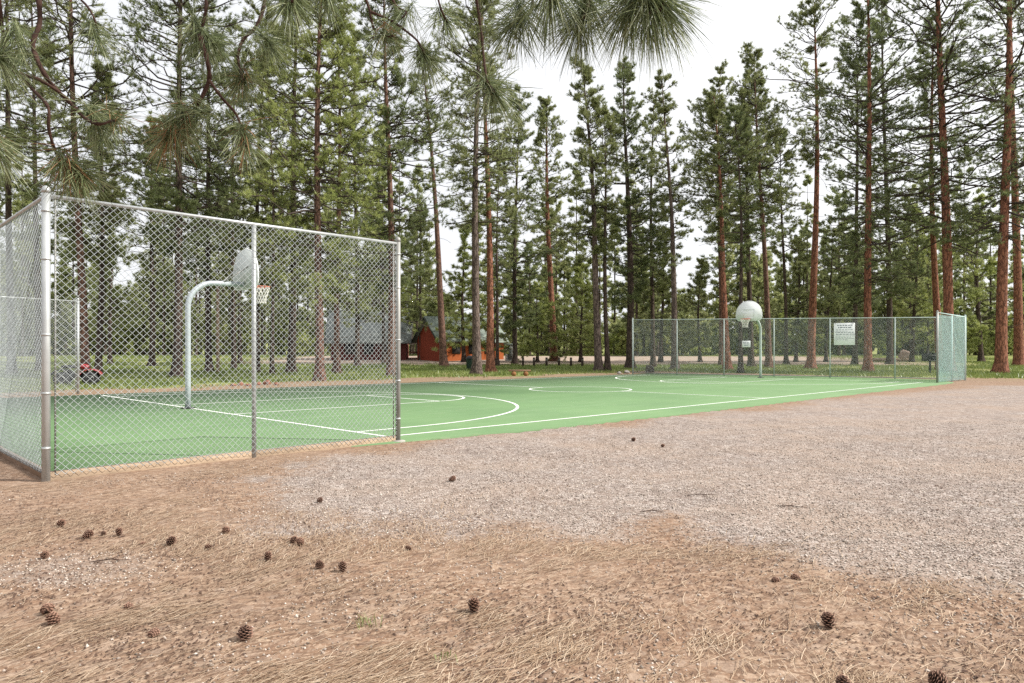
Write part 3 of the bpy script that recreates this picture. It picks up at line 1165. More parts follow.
T = [
    # right of the far fence
    (1, 1001, 374, 1008, -150, 15, 240, 70, 'pine', 'd', 'r', 'thick bright orange trunked pine standing clear of the fence on needle litter', dict(nb=120)),
    (2, 1019, 366, 1012, -110, 12, 230, 60, 'pine', 'd', 'r', 'dark red pine at the right edge just behind the bright orange trunk', dict(nb=110)),
    (3, 949, 373, 947, -170, 14, 245, 92, 'pine', 'd', 'r', 'broad red trunked pine rising right behind the teal fence return', dict(nb=150, tw=7)),
    (4, 940, 370, 926, 20, 9, 240, 46, 'pine', 'd', 'r', 'thin red pine leaning away from the broad trunk behind the teal return', dict(nb=100)),
    (5, 868, 372, 864, -60, 10, 300, 58, 'pine', 'd', 'r', 'red brown pine with low hanging boughs beside the notice board', dict(nb=140, tw=7)),
    (6, 890, 364, 885, -25, 7.5, 300, 44, 'pine', 'd', 'd', 'dark trunked bushy pine between the red brown one and the fence return', dict(nb=130, tw=7)),
    (7, 855, 365, 857, 10, 6.5, 300, 40, 'pine', 'd', 'd', 'slim dark pine whose base shows right below the notice board', dict(nb=110)),
    (8, 811, 369, 813, -4, 10, 165, 43, 'pine', 'p', 'r', 'tall straight red pine bare to a small high crown', dict(nb=85, dead=26, dens=.85)),
    (9, 786, 364, 782, 130, 5, 260, 30, 'pine', 'p', 'd', 'short thin dark pine beside the tall straight red one', {}),
    (10, 769, 368, 755, 52, 8, 215, 36, 'pine', 'p', 'b', 'brown pine just beside the curved pole of the far hoop', dict(nb=110)),
    (11, 751, 367, 748, 70, 7.5, 235, 36, 'pine', 'd', 'd', 'dark pine directly behind the far white backboard', dict(nb=120)),
    (12, 741, 373, 735, 110, 6, 270, 30, 'pine', 'd', 'd', 'thin dark pine whose foot stands under the far hoop net', {}),
    (13, 728, 370, 716, 92, 9, 225, 34, 'pine', 'p', 'r', 'reddish pine left of the far backboard with one straight stem', dict(nb=110)),
    (14, 721, 366, 722, 66, 6, 240, 32, 'pine', 'p', 'b', 'taller slim pine tucked against the reddish one near the far hoop', dict(nb=100)),
    (15, 675, 370, 664, 74, 8.5, 265, 26, 'pine', 'p', 'g', 'grey pine with narrow crown edging the open gap of sky', dict(nb=85, dens=.8)),
    (16, 653, 367, 652, 95, 6, 300, 28, 'pine', 'p', 'd', 'thin dark pine behind the left end of the far fence', {}),
    (17, 630, 369, 628, 56, 10, 300, 36, 'pine', 'd', 'd', 'dark full pine standing just outside the left end post of the far fence', dict(nb=140, tw=7)),
    (18, 608, 371, 600, 110, 6.5, 250, 30, 'pine', 'p', 'd', 'thinner of the paired dark trunks past the row of short posts', {}),
    (19, 599, 371, 583, 62, 9.5, 255, 36, 'pine', 'p', 'g', 'thicker of the paired trunks past the row of short posts', dict(nb=110)),
    (20, 554, 361, 545, 98, 9, 260, 34, 'pine', 'p', 'r', 'pale red pine with swollen foot behind the row of short posts', dict(nb=110)),
    (21, 515, 364, 517, 84, 6, 330, 34, 'pine', 'd', 'd', 'dark slender pine right above the low log bench', dict(nb=130)),
    (22, 490, 372, 486, -20, 9.5, 235, 42, 'pine', 'p', 'r', 'red trunk close beside the thick grey trunk near the red cabin', dict(nb=110)),
    (23, 477, 375, 476, -70, 12, 225, 48, 'pine', 'p', 'g', 'thick grey brown pine by the bin between cabin and bench', dict(nb=120)),
    (24, 497, 366, 500, 150, 4.5, 290, 24, 'pine', 'p', 'd', 'thin dark stem beside the red trunk near the cabin', {}),
    (25, 444, 367, 424, 48, 9, 190, 34, 'pine', 'p', 'b', 'leaning brown pine standing in front of the red cabin', dict(nb=75, dens=.7, dead=22)),
    # behind the near fence, going left
    (26, 391, 377, 392, -50, 10, 290, 52, 'pine', 'd', 'b', 'brown pine just inside the near fence end post, by the cabin porch', dict(nb=150, tw=7)),
    (27, 357, 367, 356, 30, 6.5, 320, 36, 'pine', 'p', 'd', 'slim dark trunk in front of the grey roofed building', dict(nb=110)),
    (28, 337, 374, 337, -10, 8, 300, 40, 'pine', 'b', 'b', 'brown trunk between the grey roof and the bright green pine', dict(nb=120)),
    (29, 320, 381, 322, -140, 12, 300, 62, 'pine', 'b', 'b', 'big bright yellow green pine behind the near fence', dict(nb=170, tw=8)),
    (30, 291, 373, 299, -70, 10, 270, 48, 'pine', 'b', 'd', 'dark trunked pine left of the bright yellow green one', dict(nb=150, tw=7)),
    (31, 272, 375, 270, 40, 5, 290, 32, 'pine', 'p', 'd', 'thin stem behind the fallen rocks beyond the court', dict(nb=90)),
    (32, 257, 373, 262, -30, 7, 280, 40, 'pine', 'p', 'd', 'dark pine directly behind the near hoop net', dict(nb=110)),
    (33, 234, 370, 232, 20, 6, 290, 36, 'pine', 'p', 'd', 'dark pine behind the grey backboard', dict(nb=110)),
    (34, 209, 373, 205, -60, 8, 275, 44, 'pine', 'd', 'd', 'dark pine beside the pale bare pole beyond the court', dict(nb=130)),
    (35, 177, 378, 190, -150, 11, 250, 66, 'pine', 'd', 'd', 'large dense dark pine left of the near hoop pole', dict(nb=180, tw=8)),
    (36, 152, 366, 156, 120, 7, 285, 36, 'pine', 'p', 'd', 'dark pine left of the large dense one, further back', dict(nb=110)),
    (38, 98, 376, 100, 60, 8, 260, 30, 'pine', 'p', 'd', 'darker of the two trunks beside the quad bike', dict(nb=130)),
    (39, 86, 378, 68, -170, 10, 235, 76, 'pine', 'p', 'b', 'wide loose crowned pine standing over the quad bike', dict(nb=130, tw=7, dens=.8)),
    (40, 12, 375, 7, -120, 9, 150, 55, 'pine', 'p', 'd', 'dark trunk at the left edge rising behind the fence side', dict(nb=100)),
    (41, 40, 371, 34, -40, 8, 250, 45, 'pine', 'd', 'd', 'pine behind the fence return between the corner post and quad bike', dict(nb=120)),
    (42, -45, 378, -50, -150, 11, 210, 60, 'pine', 'p', 'b', 'pine just beyond the left edge behind the fence side', dict(nb=120)),
    (43, 1075, 374, 1070, -140, 13, 200, 70, 'pine', 'd', 'r', 'red pine past the right edge near the bright orange trunk', dict(nb=110)),
    # younger trees
    (50, 581, 362, 580, 262, 4, 352, 27, 'cone', 'b', 'd', 'bright green young pine behind the row of short posts, by the paired trunks', dict(nb=120, tw=7, dead=0)),
    (51, 537, 362, 539, 285, 3.5, 352, 22, 'cone', 'b', 'd', 'small bright young pine beside the swollen footed red pine', dict(nb=100, tw=6, dead=0)),
    (52, 464, 362, 463, 228, 5, 345, 26, 'cone', 'b', 'd', 'young green pine overhanging the roof of the red cabin', dict(nb=130, tw=7, dead=6)),
    (53, 422, 360, 418, 205, 5, 322, 30, 'cone', 'p', 'd', 'young pine behind the cabin gable', dict(nb=130, tw=7, dead=6)),
    (63, 493, 362, 494, 268, 4, 348, 17, 'cone', 'b', 'd', 'young pine screening the far end of the red cabin', dict(nb=100, tw=6, dead=0)),
    (54, 700, 362, 698, 262, 4, 345, 24, 'cone', 'p', 'd', 'young pine in the sky gap beyond the far fence', dict(nb=110, tw=6, dead=4)),
    (55, 661, 362, 662, 235, 5, 335, 25, 'cone', 'p', 'd', 'narrow young pine under the grey pine at the sky gap', dict(nb=120, tw=6, dead=4)),
    (56, 796, 362, 798, 240, 4, 345, 26, 'cone', 'p', 'd', 'young pine between the tall red pine and the hoop pole', dict(nb=110, tw=6, dead=4)),
    (57, 981, 362, 978, 196, 6, 345, 34, 'dome', 'b', 'd', 'leafy olive green young tree between the return and orange trunk', dict(nb=130, tw=8, dead=0)),
    (58, 912, 362, 914, 210, 5, 345, 32, 'dome', 'b', 'd', 'olive young tree behind the mailbox shaped grill', dict(nb=120, tw=7, dead=0)),
    (59, 826, 362, 828, 225, 4, 345, 26, 'cone', 'p', 'd', 'young pine behind the notice board', dict(nb=110, tw=6, dead=0)),
    (60, 384, 364, 378, 180, 5, 320, 36, 'cone', 'b', 'd', 'young bright pine beside the near fence end post, over the grey roof', dict(nb=130, tw=7, dead=4)),
    (61, 240, 364, 243, 150, 5, 330, 34, 'cone', 'p', 'd', 'young pine far behind the near backboard', dict(nb=120, tw=7, dead=4)),
    (62, 110, 364, 112, 190, 5, 330, 34, 'cone', 'p', 'd', 'young pine far behind the quad bike', dict(nb=120, tw=7, dead=4)),
]
for r in T:
    kw = dict(r[12])
    young = r[0] >= 50
    if young:
        kw.update(name='young_pine' if r[7] == 0 or r[8] != 'dome' else 'young_tree', cat='young tree', group='young trees beyond the court', tuft=.30, blades=18)
    tree_at(*r[:12], **kw)

# ------------------------------------------------------------------ the far wood: one mass
rng = np.random.default_rng(99)
WV, WF, WT, wo_ = [], [], [], 0
BV, BF, bo_ = [], [], 0
n_w = 0
for i in range(560):
    Yw = rng.uniform(96, 125) if i % 5 < 1 else rng.uniform(104, 190)
    k = rng.uniform(-.95, .95)
    Xw = k * Yw
    px = 512 + k * F_PX
    dense_left = px < 400
    gap = (640 < px < 720) or (430 < px < 470) or (100 < px < 150)
    Hw = rng.uniform(12, 22) * (1.25 if dense_left else 1.0) * (.6 if gap else 1.0)
    tall = i % 5 < 1 and not gap
    bush = i % 5 == 2 or i >= 470
    tall = tall and not bush
    if tall:
        Hw *= 1.35
    if bush:
        Hw = rng.uniform(3.5, 9)
    (tv, tf), (lv, lf), (cv, cf, ct) = tree_parts(rng, Hw, .2, Hw * (.05 if bush else rng.uniform(.06, .3)), rng.uniform(2.2, 3.6) * (1.1 if bush else 1), (64 if tall else 50) if not bush else 40, 6,
                                        'dome' if bush else ('cone' if rng.uniform() < .6 else 'pine'), .55, .14, 10, dead=0, sides=6)
    b = np.array([Xw, Yw, float(zg(Xw, Yw)) - .1])
    WV.append(cv + b)
    WF.append(cf + wo_)
    WT.append(np.clip(ct + .08 + rng.normal() * .2 + (.2 if bush else 0), 0, 1))
    wo_ += len(cv)
    BV.append(tv + b)
    BF.append(tf + bo_)
    bo_ += len(tv)
    BV.append(lv + b)
    BF.append(lf + bo_)
    bo_ += len(lv)
wood = link('far_woods', new_mesh('far_woods', np.concatenate(WV), [np.concatenate(WF)], False, {'tint': np.concatenate(WT)}), M['needles_wood'])
tag(wood, 'mass of green trees closing the view beyond road and cabins', 'woods', kind='stuff')
link('trunks', new_mesh('far_trunks', np.concatenate(BV), [np.concatenate(BF)], True), M['bark_dark'], wood)

# low leafy growth along the far edge of the road: a mass nobody could count
LV, LF, LT, lo_ = [], [], [], 0
SV, SF, so_ = [], [], 0
for i in range(150):
    Yb = rng.uniform(97, 118)
    Xb = rng.uniform(-.8, .85) * Yb
    px = 512 + Xb / Yb * F_PX
    if 405 < px < 512 and Yb < 112 or 315 < px < 400:
        continue
    Hb = rng.uniform(1.6, 5.0) * (1.25 if px > 640 else 1)
    (tv, tf), (lv, lf), (cv, cf, ct) = tree_parts(rng, Hb, .07, Hb * .06, rng.uniform(1.2, 2.2), 26, 4, 'dome', .42, .12, 9, dead=0, sides=5)
    p_ = np.array([Xb, Yb, float(zg(Xb, Yb)) - .1])
    LV.append(cv + p_)
    LF.append(cf + lo_)
    LT.append(np.clip(ct + rng.normal() * .15, 0, 1))
    lo_ += len(cv)
    for v_, f_ in ((tv, tf), (lv, lf)):
        SV.append(v_ + p_)
        SF.append(f_ + so_)
        so_ += len(v_)
ug = link('undergrowth', new_mesh('undergrowth', np.concatenate(LV), [np.concatenate(LF)], False, {'tint': np.concatenate(LT)}), M['leaf_bright'])
tag(ug, 'fresh green shrubs and saplings along the far side of the gravel road', 'undergrowth', kind='stuff')
link('stems', new_mesh('undergrowth_stems', np.concatenate(SV), [np.concatenate(SF)], True), M['bark_dark'], ug)
# ------------------------------------------------------------------ buildings beyond the road
M['cabin_red'] = wood_mat('cabin_boards', (.20, .04, .02), .2)
M['cabin_red_sunlit'] = wood_mat('cabin_boards_sunlit', (.34, .095, .03), .25)  # the red boards again, sunlight on the side wall painted into the colour
M['roof_green'] = simple('green_roof', (.19, .225, .19), .6, .1, .2, 2)
M['roof_grey'] = simple('grey_roof', (.19, .21, .20), .55, .1, .15, 2)
M['barn_red'] = wood_mat('barn_boards', (.11, .03, .026), .25)
M['trim'] = simple('dark_trim', (.04, .05, .04), .6, 0, .2, 4)
M['glass'] = simple('dark_window', (.03, .035, .04), .1, 0, .2, 2, .5)
M['white'] = simple('white_paint', (.72, .73, .72), .6, 0, .06, 4)


def house(label, name, loc, rz, w, L, he, hr, wall, side, roof, over=.45, porch=False):
    """gable end looks along local -y, the ridge runs along +y; he eaves height, hr ridge height"""
    t = thing(name, label, 'cabin', loc, rz)
    z0 = -.6
    V = [(-w / 2, 0, z0), (w / 2, 0, z0), (w / 2, 0, he), (0, 0, hr), (-w / 2, 0, he)]
    V2 = [(x, L, z) for x, _, z in V]
    m = MB()
    m.add(V + V2, [np.array([0, 1, 2, 3, 4]), np.array([9, 8, 7, 6, 5])])
    F5 = m
    m = MB()
    m.add(V, [np.array([0, 1, 2, 3, 4])])
    m.build('gable_wall', M[wall], t)
    m = MB()
    m.add(V2, [np.array([4, 3, 2, 1, 0])])
    m.build('gable_wall', M[wall], t)
    m = MB()
    m.add([V[1], V2[1], V2[2], V[2]], np.array([(0, 1, 2, 3)]))
    m.build('side_wall', M[side], t)
    m = MB()
    m.add([V[0], V[4], V2[4], V2[0]], np.array([(0, 1, 2, 3)]))
    m.build('side_wall', M[side], t)
    # roof slabs
    sl = (hr - he) / (w / 2)
    m = MB()
    for s in (-1, 1):
        xe, ze = s * (w / 2 + over), he - sl * over
        a = [(0, -over, hr + .03), (xe, -over, ze + .03), (xe, L + over, ze + .03), (0, L + over, hr + .03)]
        bq = [(x, y, z + .14) for x, y, z in a]
        fs = np.array([(0, 1, 2, 3), (7, 6, 5, 4), (0, 4, 5, 1), (1, 5, 6, 2), (2, 6, 7, 3), (3, 7, 4, 0)])
        m.add(a + bq, fs if s < 0 else fs[:, ::-1])
    ro = m.build('roof', M[roof], t)
    m = MB()
    for s in (-1, 1):
        xe, ze = s * (w / 2 + over), he - sl * over
        m.tube([(0, -over - .02, hr + .02), (xe, -over - .02, ze + .02)], .1, 4)
    m.build('barge_board', M['trim'], ro)
    # window frames along the side that faces the road
    for k in range(3):
        yw = L * (.25 + .25 * k)
        f = MB()
        f.box((w / 2 + .03, yw, he * .55), (.06, 1.1, 1.2))
        fo = f.build('window', M['trim'], t)
        f = MB()
        f.box((w / 2 + .065, yw, he * .55), (.012, .92, 1.02))
        f.build('pane', M['glass'], fo)
    if porch:
        pr = MB()
        pr.box((-w / 2 - 1.5, L * .3, he * .62 + .9), (3.0, L * .55, .16), M=Matrix.Rotation(-.28, 3, 'Y'))
        pr.build('porch_roof', M[roof], t)
        for yy in (.1, L * .28, L * .5):
            f = MB()
            f.box((-w / 2 - 2.6, yy, he * .22), (.2, .2, he * 1.0))
            f.build('porch_post', M[wall], t)
        f = MB()
        for zz in (.25, .95):
            f.box((-w / 2 - 2.6, L * .28, zz), (.08, L * .5, .12))
        f.build('porch_rail', M[side], t)
        f = MB()
        f.box((-w / 2 - 1.4, L * .28, -.15), (2.6, L * .54, .5))
        f.build('porch_floor', M[side], t)
    return t


g = G(428, 360.6)
house('red wooden cabin with green gabled roof and porch behind the leaning pine', 'red_cabin', (g[0], g[1], g[2]), math.radians(-52), 4.8, 9.0, 2.5, 4.9,
      'cabin_red', 'cabin_red_sunlit', 'roof_green', .5, True)
g = G(346, 361)
house('long dark red building with pale grey roof seen through the near fence', 'red_barn', (g[0] - 2.5, g[1] + 5, g[2]), math.radians(-84), 7, 8.6, 2.5, 5.9,
      'barn_red', 'barn_red', 'roof_grey', .6)

# small white shed corner by the cabin
g = G(509, 361)
t = thing('white_kiosk', 'small white upright box at the end of the red cabin', 'kiosk', g, .3)
m = MB()
m.box((0, 0, .85), (.75, .6, 1.9), bevel=.03)
m.build('body', M['white'], t)
m = MB()
m.box((0, 0, 1.86), (.95, .8, .1), M=Matrix.Rotation(.12, 3, 'X'))
m.build('roof', M['roof_green'], t)
m = MB()
m.box((-.02, -.315, .8), (.5, .03, 1.3))
m.build('door', M['roof_grey'], t)

# ------------------------------------------------------------------ short posts along the road
for i, (x, lab) in enumerate([(523, 'first short wooden post of the row, the one nearest the bench'), (534, 'second short wooden post of the row counted from the bench'),
                              (546.5, 'third short wooden post of the row counted from the bench'), (559, 'fourth short post of the row, just right of the swollen pine foot'),
                              (571, 'fifth short post, last but one before the paired trunks'), (582.5, 'last short post of the row, nearest the paired trunks')]):
    g = G(x, 366.8)
    s = g[1] / F_PX
    t = thing('wooden_post', lab, 'post', g, random.uniform(0, 1), 'short wooden posts along the gravel road')
    m = MB()
    r = .11
    m.lathe((0, 0, -.1), [(r, 0), (r * 1.03, .5), (r * .98, .1 + 9.4 * s - .03), (r * .8, .1 + 9.4 * s)], 9)
    m.build('shaft', M['bark_dark'], t)
    m = MB()
    m.lathe((0, 0, 8.2 * s - .16), [(r * 1.06, 0), (r * 1.06, .05)], 9)
    m.build('band', M['galv_dull'], t)

# ------------------------------------------------------------------ low log bench
g = G(519.5, 376)
s = g[1] / F_PX
t = thing('log_bench', 'low plank bench resting on two orange log ends beyond the court edge', 'bench', g, math.radians(4))
m = MB()
m.box((0, 0, .31), (22 * s, .38, .09), bevel=.015)
m.build('seat', M['wood_brown'], t)
for x in (-.33, .36):
    m = MB()
    m.tube([(x, -.2, .13), (x, .2, .13)], .135, 12)
    m.build('leg', M['wood_orange'], t)

# ------------------------------------------------------------------ bin
g = G(470.5, 370)
t = thing('trash_bin', 'dark green trash bin half hidden by the thick grey trunk', 'bin', g)
M['bin'] = simple('bin_green', (.025, .05, .04), .5, 0, .2, 4)
m = MB()
m.lathe((0, 0, 0), [(.27, 0), (.31, .05), (.34, .8), (.35, .82)], 16)
m.build('drum', M['bin'], t, True)
m = MB()
m.lathe((0, 0, .82), [(.37, 0), (.37, .05), (.28, .2), (.1, .27)], 16)
m.build('lid', M['black'], t, True)

# ------------------------------------------------------------------ park grill
g = G(929, 366)
t = thing('park_grill', 'black box grill on a post seen past the edge of the teal fence return', 'grill', (g[0], 46, 0), .2)
g = at(930, 357, 46)
t.location = (g[0], 46, 0)
m = MB()
m.box((0, 0, .42), (.09, .09, 1.0))
m.build('post', M['black'], t)
m = MB()
zc = g[2]
m.box((0, 0, zc - .24), (.8, .5, .04))
m.box((-.39, 0, zc), (.03, .5, .5))
m.box((.39, 0, zc), (.03, .5, .5))
m.box((0, .24, zc), (.8, .03, .5))
m.build('firebox', M['black'], t)
m = MB()
for k in range(9):
    m.tube([(-.36, -.22 + k * .055, zc + .12), (.36, -.22 + k * .055, zc + .12)], .009, 5)
m.build('grate', M['galv_dull'], t)

# ------------------------------------------------------------------ tan boulders, logs and the stump
M['rock_tan'] = simple('tan_rock', (.33, .235, .19), .9, 0, .3, 5, .2, .6)
M['rock_red'] = simple('reddish_rock', (.24, .12, .085), .9, 0, .35, 6, .2, .6)
M['rock_grey'] = simple('grey_rock', (.27, .25, .23), .9, 0, .3, 6, .2, .6)


def rock_mesh(rng, size, flat=.65, n=10):
    V, F = [], []
    ph = rng.uniform(0, 6.28, (4,))
    for i in range(n + 1):
        th = math.pi * i / n
        for j in range(n + 4):
            a = 2 * math.pi * j / (n + 4)
            d = np.array([math.sin(th) * math.cos(a), math.sin(th) * math.sin(a), math.cos(th)])
            r = 1 + .16 * math.sin(3 * d[0] + ph[0]) + .14 * math.sin(4 * d[1] + ph[1]) + .1 * math.sin(5 * d[2] + 3 * d[0] + ph[2]) + .05 * rng.normal()
            V.append(d * r * size * np.array([1, .8, flat]))
    k = n + 4
    for i in range(n):
        for j in range(k):
            F.append((i * k + j, (i + 1) * k + j, (i + 1) * k + (j + 1) % k, i * k + (j + 1) % k))
    return np.array(V), np.array(F)


def rock(px, py, rpx, mat, label, group=None, name='rock', flat=.65):
    g = G(px, py)
    s = g[1] / F_PX
    rng = np.random.default_rng(int(px * 7 + py))
    v, f = rock_mesh(rng, rpx * s, flat)
    o = link(name, new_mesh('rock', v, [f], True), M[mat])
    o.location = (g[0], g[1], g[2] + rpx * s * flat * .55)
    o.rotation_euler = (0, 0, rng.uniform(0, 6))
    tag(o, label, 'rock', group)
    return o


gr = 'reddish rocks lying beyond the far side of the court'
for px, py, r, lab in ((233, 386, 2.8, 'reddish rock at the end of the row nearest the near hoop pole'), (241, 385.4, 3.4, 'largest reddish rock left of the middle fence post, by the hoop pole'),
                       (248, 386.2, 2.6, 'small reddish rock showing just left of the middle fence post'), (259, 385.2, 3.2, 'reddish rock showing just right of the middle fence post'),
                       (267, 384.6, 4.2, 'biggest reddish rock right of the middle fence post'), (276, 385.2, 3.0, 'reddish rock at the end of the row away from the hoop')):
    rock(px, py, r, 'rock_red', lab, gr)
rock(906, 360, 7.5, 'rock_tan', 'tan boulder lying in the grass left of the black grill', flat=.8)
rock(627, 373.5, 3.2, 'rock_grey', 'grey stone on the litter left of the far fence end post')
rock(619, 374, 2.4, 'rock_grey', 'smaller grey stone on the litter by the paired trunks')

g = G(650, 372.5)
s = g[1] / F_PX
t = thing('tree_stump', 'dark squat stump behind the first bay of the far fence', 'stump', g)
m = MB()
m.lathe((0, 0, -.1), [(.36, 0), (.31, .12), (.27, .5), (.26, .58)], 13)
m.build('bark', M['bark_dark'], t)
m = MB()
m.lathe((0, 0, .481), [(.24, 0), (.235, .012)], 13)
m.build('cut_face', M['wood_brown'], t)

g = G(927, 361.5)
o = MB().tube([(-2.2, .3, .2), (0, 0, .22), (2.4, -.2, .18)], [.2, .19, .15], 10).build('fallen_log', M['wood_pale'], None, True)
o.location = (g[0] - 4, g[1], g[2])
tag(o, 'pale fallen log lying in the grass beside the tan boulder', 'log')

# bare pole behind the near hoop
g = G(218, 373)
s = g[1] / F_PX
t = thing('utility_pole', 'pale bare wooden pole standing beyond the near hoop', 'pole', g)
M['pole_tan'] = wood_mat('pole_wood', (.38, .27, .21), .2)
hp = (373 - 283) * s
m = MB()
m.tube([(0, 0, -.3), (0, 0, hp * .5), (0, 0, hp)], [.11, .1, .09], 12)
m.build('shaft', M['pole_tan'], t, True)
m = MB()
m.lathe((0, 0, hp - .01), [(.115, 0), (.115, .06), (.02, .1)], 12)
m.build('cap', M['galv_dull'], t)

# ------------------------------------------------------------------ quad bike
M['red_plastic'] = simple('red_plastic', (.30, .03, .035), .35, 0, .1, 4, .5)
M['rubber'] = simple('black_rubber', (.022, .022, .024), .85, 0, .2, 20)
g = G(77, 386)
t = thing('quad_bike', 'red and black quad bike parked beyond the far fence return', 'quad bike', g, math.radians(25))
for x, y, nm in ((-.48, -.42, 1), (-.48, .42, 1), (.5, -.42, 1), (.5, .42, 1)):
    m = MB()
    Rw = Matrix.Rotation(math.pi / 2, 3, 'X')
    m.lathe((x, y, .29), [(.15, -.12), (.25, -.12), (.285, -.08), (.29, 0), (.285, .08), (.25, .12), (.15, .12)], 18, M=Rw)
    w = m.build('wheel', M['rubber'], t)
    m = MB()
    m.lathe((x, y, .29), [(.02, -.1), (.145, -.122), (.145, .122), (.02, .1)], 12, M=Rw)
    m.build('rim', M['galv_dull'], w)
m = MB()
m.box((0, 0, .42), (.95, .34, .2), bevel=.05)
m.tube([(-.48, -.42, .29), (-.48, .42, .29)], .04, 8)
m.tube([(.5, -.42, .29), (.5, .42, .29)], .04, 8)
m.tube([(.3, 0, .4), (.42, 0, .8)], .035, 8)
m.build('chassis', M['black'], t)
for x0, nm in ((-.5, 1), (.5, 1)):
    m = MB()
    prof = [(x0 + .4 * math.cos(a), .33 + .34 * math.sin(a)) for a in np.linspace(.35, math.pi - .35, 9)]
    for i in range(8):
        (xa, za), (xb, zb) = prof[i], prof[i + 1]
        m.box(((xa + xb) / 2, 0, (za + zb) / 2), (math.hypot(xb - xa, zb - za) * 1.02, .98, .03), M=Matrix.Rotation(math.atan2(za - zb, xb - xa), 3, 'Y'))
    m.build('fender', M['red_plastic' if x0 > 0 else 'black'], t)
m = MB()
m.box((-.2, 0, .78), (.7, .28, .13), bevel=.05)
m.build('seat', M['rubber'], t)
m = MB()
m.box((.26, 0, .78), (.34, .3, .2), bevel=.07)
m.build('tank', M['red_plastic'], t)
m = MB()
m.tube([(.36, -.38, 1.0), (.42, -.15, .92), (.42, .15, .92), (.36, .38, 1.0)], .018, 8)
m.build('handlebar', M['black'], t)
# ------------------------------------------------------------------ grass beyond the court (blades, nobody could count them)
rng = np.random.default_rng(5)
N = 600000
gxx = rng.uniform(-60, 60, N)
gyy = 24 + 80 * rng.uniform(0, 1, N) ** 1.4
uu, vv = uv_of(gxx, gyy)
bey = np.maximum(vv - V1, uu - U1)
n1 = fbm(gxx, gyy, 6, 41)
n2 = fbm(gxx, gyy, 1.4, 45)
gm = smooth(2.2, 5.0, bey + (n1 - .5) * 5 + (n2 - .5) * 2.5) * (1 - .55 * smooth(.55, .75, n2))
rd = smooth(-2, 2, 13.0 + (n1 - .5) * 5 - np.abs(gyy - 84 + .05 * gxx))
rd = np.where(gxx < -24, rd * smooth(-34, -24, gxx), rd)
rd = np.where(gxx > 34, rd * (1 - smooth(34, 50, gxx)), rd)
ok = (rng.uniform(0, 1, N) < gm * (1 - rd) * smooth(.3, .55, fbm(gxx, gyy, 2.6, 77))) & (np.abs(gxx) < .8 * gyy + 3) & (np.hypot(gxx - .45, gyy - 40) > 1.3)
gxx, gyy = gxx[ok], gyy[ok]
n = len(gxx)
h = rng.uniform(.07, .23, n) * (.6 + .8 * fbm(gxx, gyy, 3, 61))
w = rng.uniform(.015, .035, n)
a = rng.uniform(0, 6.28, n)
base = np.stack([gxx, gyy, zg(gxx, gyy)], 1)
sd = np.stack([np.cos(a), np.sin(a), 0 * a], 1) * w[:, None]
ln = rng.normal(size=(n, 3)) * .35
ln[:, 2] = 1
tip = base + ln * h[:, None]
V = np.stack([base - sd, base + sd, tip], 1).reshape(-1, 3)
tint = np.repeat(np.clip(fbm(gxx, gyy, 4, 71) * .6 + rng.uniform(0, .45, n) - .1, 0, 1), 3)
M['grass'] = foliage_mat('grass_blades', (.085, .12, .03), (.19, .24, .065), (.36, .35, .15), .3)
o = link('grass', new_mesh('grass', V, [np.arange(n * 3).reshape(-1, 3)], False, {'tint': tint}), M['grass'])
tag(o, 'green and straw coloured grass growing beyond the court', 'grass', kind='stuff')

# ------------------------------------------------------------------ needle straw lying on the dirt
N = 150000
yy = 2.3 + 9.5 * rng.uniform(0, 1, N) ** 1.7
xx = rng.uniform(-.85, .85, N) * yy
clump = fbm(xx, yy, .75, 81, 4)
ga = gravel_mask(xx, yy)
uu, vv = uv_of(xx, yy)
ok = (rng.uniform(0, 1, N) < (.10 + .75 * smooth(.50, .66, clump)) * (1 - .93 * ga)) & (vv < V0 + .3)
xx, yy = xx[ok], yy[ok]
n = len(xx)
flow = 1.0 - .6 * smooth(.3, 2.5, xx) + 1.8 * (fbm(xx, yy, 2.2, 85) - .5) + rng.normal(size=n) * (.35 + .3 * smooth(0, 2, xx))
L = rng.uniform(.06, .17, n)
d = np.stack([np.cos(flow), np.sin(flow), 0 * flow], 1)
side = np.stack([-d[:, 1], d[:, 0], 0 * flow], 1) * rng.uniform(.0007, .0017, n)[:, None]
c = np.stack([xx, yy, bump_z(xx, yy) + rng.uniform(.003, .012, n)], 1)
curve = rng.normal(size=n) * .006
p0, p2 = c - d * L[:, None] / 2, c + d * L[:, None] / 2
p1 = c + side / np.linalg.norm(side, axis=1)[:, None] * curve[:, None]
p0[:, 2] = bump_z(p0[:, 0], p0[:, 1]) + rng.uniform(.001, .012, n)
p2[:, 2] = bump_z(p2[:, 0], p2[:, 1]) + rng.uniform(.001, .02, n)
V = np.stack([p0 - side, p0 + side, p1 - side, p1 + side, p2 - side, p2 + side], 1)
V[:, 2:4, 2] += .003
i6 = np.arange(n)[:, None] * 6
F = np.concatenate([i6 + [0, 1, 3, 2], i6 + [2, 3, 5, 4]])
tint = np.repeat(rng.uniform(0, 1, n), 6)
t = NT('needle_straw')
cc = t.ramp(t.attr('tint'), [(0, (.13, .07, .042)), (.35, (.28, .185, .115)), (.7, (.39, .285, .195)), (1, (.56, .445, .33))])
M['straw'] = t.surface(cc, .7, 0, None, .3)
o = link('needle_straw', new_mesh('needle_straw', V.reshape(-1, 3), [F], False, {'tint': tint}), M['straw'])
tag(o, 'dry tan pine needles strewn over the dirt', 'pine straw', kind='stuff')

